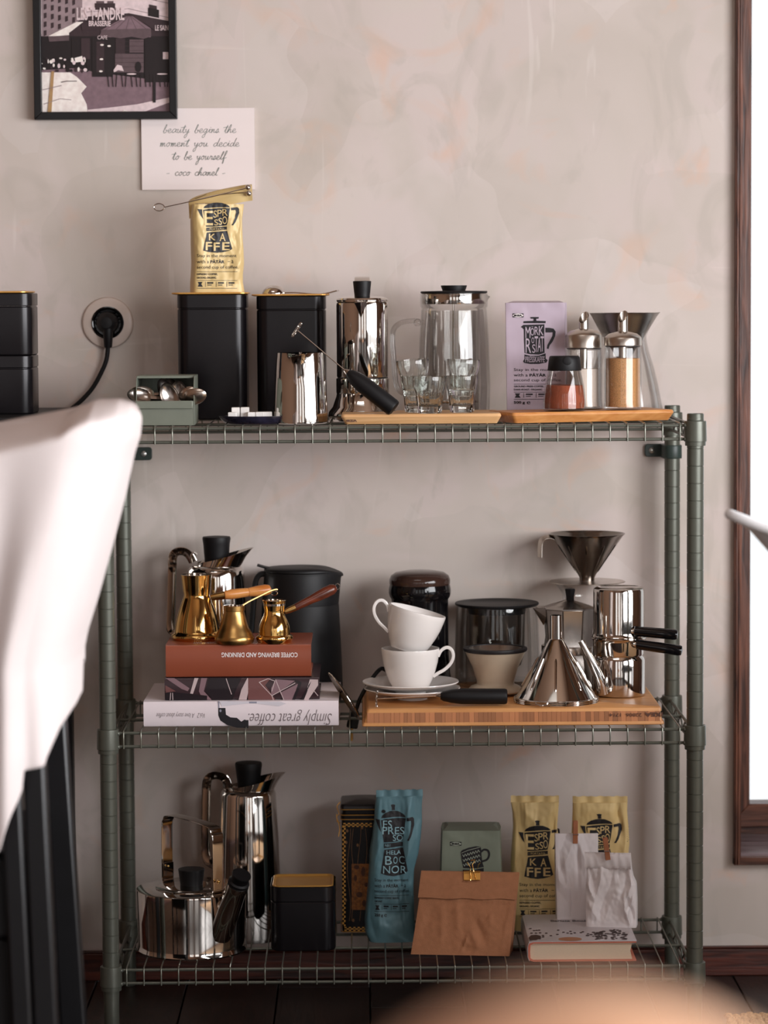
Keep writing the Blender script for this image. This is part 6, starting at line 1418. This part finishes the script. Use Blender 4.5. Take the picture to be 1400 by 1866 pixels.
t = thing('paper_bag', 'taller white paper bag standing on the book, pinned with a clothespin', 'bag', wA.O); obj('bag_body', wA.mesh(), M_WPAPER, t, 30)
peg('clothespin on the taller white bag, standing upright', (1049, 1496), (1048.5, 1537), -.2145)
wB = Bag(-.272, [(1553, 1066, 1150), (1570, 1066, 1151), (1583, 1068, 1152), (1600, 1069, 1155), (1612, 1067, 1160), (1640, 1066, 1161), (1660, 1066, 1161), (1688, 1067, 1161)], ZBK+.0002, .05, [(0, 1), (.35, .95), (.72, .5), (1, .05)], yaw=rad(-8), n=10,
         folds=((-.8, .7, -.6, .5, .12, -.004), (-.95, .6, -.7, .42, .1, .005), (-.3, .75, -.75, .2, .16, .0045), (.15, .72, -.55, .1, .2, -.004), (-.9, .35, -.5, .1, .12, .004), (.95, .7, .5, .3, .16, .005), (.6, .4, .9, .1, .1, -.005), (.5, .3, .75, .02, .08, .005), (.3, .68, .8, .75, .1, -.003), (.9, .45, .6, .15, .06, .004)), wr=.0036, seed=17)
t = thing('paper_bag', 'shorter crumpled white paper bag with rolled top, front right on the book', 'bag', wB.O); obj('bag_body', wB.mesh(64, 72), M_WPAPER, t, 25)
b = B(); rings = []; zr0, zr1 = wB.loc(1108, 1583)[1], wB.z0+wB.H
for i in range(29):
    u = i/28; x_ = wB.xl(zr1)+(wB.xr(zr1)-wB.xl(zr1))*u; yb_ = wB.d*.02; sag = -.0018*sin(pi*u); ring = []
    for a in range(14):
        an = 2*pi*a/14; ring.append(wB.world(x_, yb_-.001-.005*cos(an)+.0006*sin(i*1.3+a), (zr0+zr1)/2+sag*.3+(zr1-zr0)*.5*sin(an)*(1+.05*sin(i*2.1))))
    rings.append(ring)
b.loft(rings); obj('rolled_top', b, M_WPAPER, t, 50)
peg('clothespin on the shorter crumpled white bag, leaning slightly left', (1103, 1527), (1108.5, 1567), -.2815)

# ================================================================== foreground, out of focus
# black chair at the left with white linen thrown over its back
ch = thing('dining_chair', 'black chair under white linen, blurred at the left picture edge', 'chair', (-.75, -1.2, 0))
def plank(x0t, x0b, x1t, x1b, Y, pt, z0, th, nm, m=M_BLACK):
    """leg seen in the photo between edges; top row pt, bottom row 1866; extended straight to z0"""
    a, c_ = W(x0t, pt, Y), W(x1t, pt, Y); d, e = W(x0b, 1866, Y), W(x1b, 1866, Y)
    f = (a.z-z0)/(a.z-d.z); A_ = a+(d-a)*f; C_ = c_+(e-c_)*f; b = B()
    b.loft([[Vector((a.x, Y, a.z)), Vector((c_.x, Y, c_.z)), Vector((c_.x, Y+th, c_.z)), Vector((a.x, Y+th, a.z))], [Vector((A_.x, Y, z0)), Vector((C_.x, Y, z0)), Vector((C_.x, Y+th, z0)), Vector((A_.x, Y+th, z0))]])
    return obj(nm, b, m, ch, 30, bevel=.004)
M_BWOOD = mat('black_lacquered_wood', (20, 19, 21), .35, 0, .1)
plank(76, 108, 118, 156, -1.06, 1300, 0, .03, 'leg', M_BWOOD)
plank(36, 60, 76, 104, -1.355, 1300, 0, .03, 'leg', M_BWOOD)
plank(-6, 20, 30, 58, -1.36, 1300, 0, .026, 'leg', M_BWOOD)
b = B(); xr_ = W(28, 1500, -1.4).x; b.box(xr_-.46, xr_, -1.35, -1.05, .36, .47); obj('seat', b, M_BLACK, ch, bevel=.012)
b = B(); b.box(xr_-.455, xr_-.003, -1.345, -1.056, .1, .365); obj('seat_skirt', b, M_BLACK, ch, bevel=.004)
for y_ in (-1.39, -1.08): b = B(); b.box(xr_-.45, xr_-.41, y_, y_+.03, 0, .36); obj('leg', b, M_BWOOD, ch, bevel=.003)
b = B(); pA_ = [W(110, 790, -1.4), W(190, 800, -1.4), W(70, 1310, -1.4), W(0, 1310, -1.4)]
b.loft([[Vector((p.x, y_, p.z)) for p in pA_] for y_ in (-1.33, -1.09)]); obj('backrest', b, M_BWOOD, ch, 30, bevel=.006)
cl = thing('linen_throw', 'white linen cloth draped over the back of the black chair', 'cloth', W(150, 740, -1.2))
XRT = [(735, 224), (750, 231), (775, 234), (810, 231), (844, 220), (932, 201), (1027, 176), (1120, 150), (1190, 128), (1225, 121), (1305, 122), (1700, 122)]
TOPU = [(0, 800), (.3, 790), (.55, 772), (.66, 764), (.74, 747), (.8, 738), (.92, 737), (.97, 744), (1, 762)]
HEM = [(0, 1700), (.4, 1620), (.55, 1547), (.62, 1490), (.69, 1448), (.70, 1408), (.835, 1402), (.845, 1390), (.92, 1340), (.99, 1310), (1, 1300)]
rings = []; NV, NU = 90, 70
for i in range(NV+1):
    v = i/NV; ring = []
    for side in (0, 1):
        us = [j/NU for j in range(NU+1)]
        if side: us = us[::-1][1:]
        for u in us:
            u2 = 1-(1-u)**1.5; py = interp(TOPU, u2); hm = interp(HEM, u2)
            if side: hm = hm-60
            py = py+v*(hm-py); px = -150+(interp(XRT, py)+150)*u2; hd = .19*(1-u2**8)**.5*min(1, (v/.05+.02))**.5
            fold = .006*sin(u2*16+v*2.2)*min(1, v*3)+.003*sin(u2*31+1.3-v*3)*v
            Yc = -1.21+(-1 if not side else 1)*hd+(fold*(1-u2**6) if not side else -fold*.4*(1-u2**6))
            P_ = W(px, py, -1.40 if not side else -1.40); P_.y = Yc; ring.append(P_)
    rings.append(ring)
b = B(); b.loft(rings, True, False); o = obj('cloth', b, M_CLOTH, cl, 80)
md = o.modifiers.new('thickness', 'SOLIDIFY'); md.thickness = .002

# oval-backed leather chair close to the camera
lc = thing('leather_chair', 'tan orange leather chair back, strongly blurred at the bottom right foreground', 'chair', (0, -4.0, 0))
Yc = -3.96; ctop = W(1050, 1800, Yc)
b = B(); R_ = .10; cz_ = ctop.z-R_*1.15; rings = []
for y_, s_ in ((-.03, .80), (-.027, .93), (-.014, .99), (0, 1), (.014, .99), (.027, .93), (.03, .80)):
    rings.append([Vector((ctop.x+R_*s_*cos(a)*(1.0), Yc+y_-.02*(cos(a)**2), cz_+R_*1.15*s_*sin(a))) for a in [2*pi*j/64 for j in range(64)]])
b.loft(rings); o = obj('backrest', b, M_LEATHER, lc, 60); md = o.modifiers.new('sub', 'SUBSURF'); md.levels = 1; md.render_levels = 1
b = B(); b.loft([rrect(ctop.x-.22, ctop.x+.22, Yc-.46, Yc-.0, .08, .42, 8), rrect(ctop.x-.23, ctop.x+.23, Yc-.47, Yc+.01, .08, .45, 8), rrect(ctop.x-.2, ctop.x+.2, Yc-.44, Yc-.02, .08, .48, 8)]); obj('seat', b, M_LEATHER, lc, 60)
for s_ in (-1, 1):
    b = B(); b.tube([(ctop.x+s_*.19, Yc-.02, 0), (ctop.x+s_*.15, Yc-.02, .44), (ctop.x+s_*.075, Yc-.005, cz_)], .014, 12); obj('rear_leg', b, M_BWOOD, lc)
    b = B(); b.tube([(ctop.x+s_*.2, Yc-.42, 0), (ctop.x+s_*.18, Yc-.4, .43)], .014, 12); obj('front_leg', b, M_BWOOD, lc)

# white enamel jug on an unseen table, enlarged to shade the lower wall
Yj = -1.08; xj = W(1507, 1000, Yj).x; ztop = W(1400, 958, Yj).z
tb2 = thing('unseen_shade_table', 'dark unseen table, enlarged to shade the lower wall, just beyond the right picture edge carrying the white jug', 'table', (1.05, -1.4, 0))
zt2 = ztop-.15
tx0, tx1, ty0, ty1 = W(1425, 1000, -.9).x, 1.5, -1.9, -.95
b = B(); b.loft([rrect(tx0+.004, tx1, ty0, ty1, .02, zt2-.03, 4), rrect(tx0, tx1, ty0, ty1, .02, zt2-.024, 4), rrect(tx0, tx1, ty0, ty1, .02, zt2-.003, 4), rrect(tx0+.003, tx1-.003, ty0+.003, ty1-.003, .02, zt2, 4)]); obj('table_top', b, M_BWOOD, tb2)
b = B(); b.box(tx0+.06, tx1-.06, ty0+.06, ty1-.06, zt2-.1, zt2-.03); obj('apron', b, M_BWOOD, tb2)
for x_ in (tx0+.06, tx1-.12):
    for y_ in (ty0+.06, ty1-.12): b = B(); b.box(x_, x_+.06, y_, y_+.06, .014, zt2-.1); obj('leg', b, M_BWOOD, tb2, bevel=.004)
jg = thing('enamel_jug', 'white jug whose pouring lip pokes in blurred at the right picture edge', 'jug', (xj, Yj, zt2))
b = B(); pro = [(.045, zt2), (.056, zt2+.004), (.062, zt2+.02), (.062, zt2+.05), (.052, zt2+.08), (.048, zt2+.095), (.050, zt2+.11), (.058, zt2+.132), (.072, ztop)]
b.shell(pro, .0022, (xj, Yj), 72)
for p in b.v:
    h = (p.z-(zt2+.075))/(ztop-zt2-.075)
    if h > 0: w = max(0, -cos(math.atan2(p.y-Yj, p.x-xj)))**5; p.x -= .052*w*h**1.2; p.z += .016*w*h*h; p.z -= .012*(1-w)*h*h
obj('jug_body', b, M_CERW, jg, 60)
b = B(); ring = []
for i in range(64):
    a = 2*pi*i/64; w = max(0, -cos(a))**5; ring.append(Vector((xj+.0715*cos(a)-.052*w, Yj+.0715*sin(a), ztop+.016*w-.012*(1-w)-.001)))
b.tube(ring, .0065, 12, closed=True); obj('rolled_rim', b, M_CERW, jg, 60)
b = B(); b.tube(smooth_path([(xj+.05, Yj, ztop-.015), (xj+.09, Yj, ztop-.02), (xj+.105, Yj, ztop-.05), (xj+.09, Yj, ztop-.09), (xj+.056, Yj, ztop-.105)], 6), .006, 12); obj('handle', b, M_CERW, jg)

# jute rug
rx0, rx1, ry0, ry1 = .50, 1.75, -2.6, -.315
rg_ = thing('jute_rug', 'rough woven jute rug on the dark floor at the bottom right corner', 'rug', ((rx0+rx1)/2, (ry0+ry1)/2, 0))
b = B(); b.loft([rrect(rx0, rx1, ry0, ry1, .02, .0005, 4), rrect(rx0, rx1, ry0, ry1, .02, .008, 4)]); obj('rug_base', b, M_JUTE, rg_)
b = B(); rnd = random.Random(8)
for i in range(34):
    for j in range(22):
        x = rx0+.006+i*.0105+rnd.uniform(-.002, .002); y = ry1-.003-j*.0105+rnd.uniform(-.002, .002)
        b.sphere((x, y, .0085+rnd.uniform(-.001, .002)), .0062+rnd.uniform(-.001, .0012), 8, (1.1, .8, .75))
o = obj('woven_loops', b, M_JUTE, rg_, 80); o['kind'] = 'stuff'
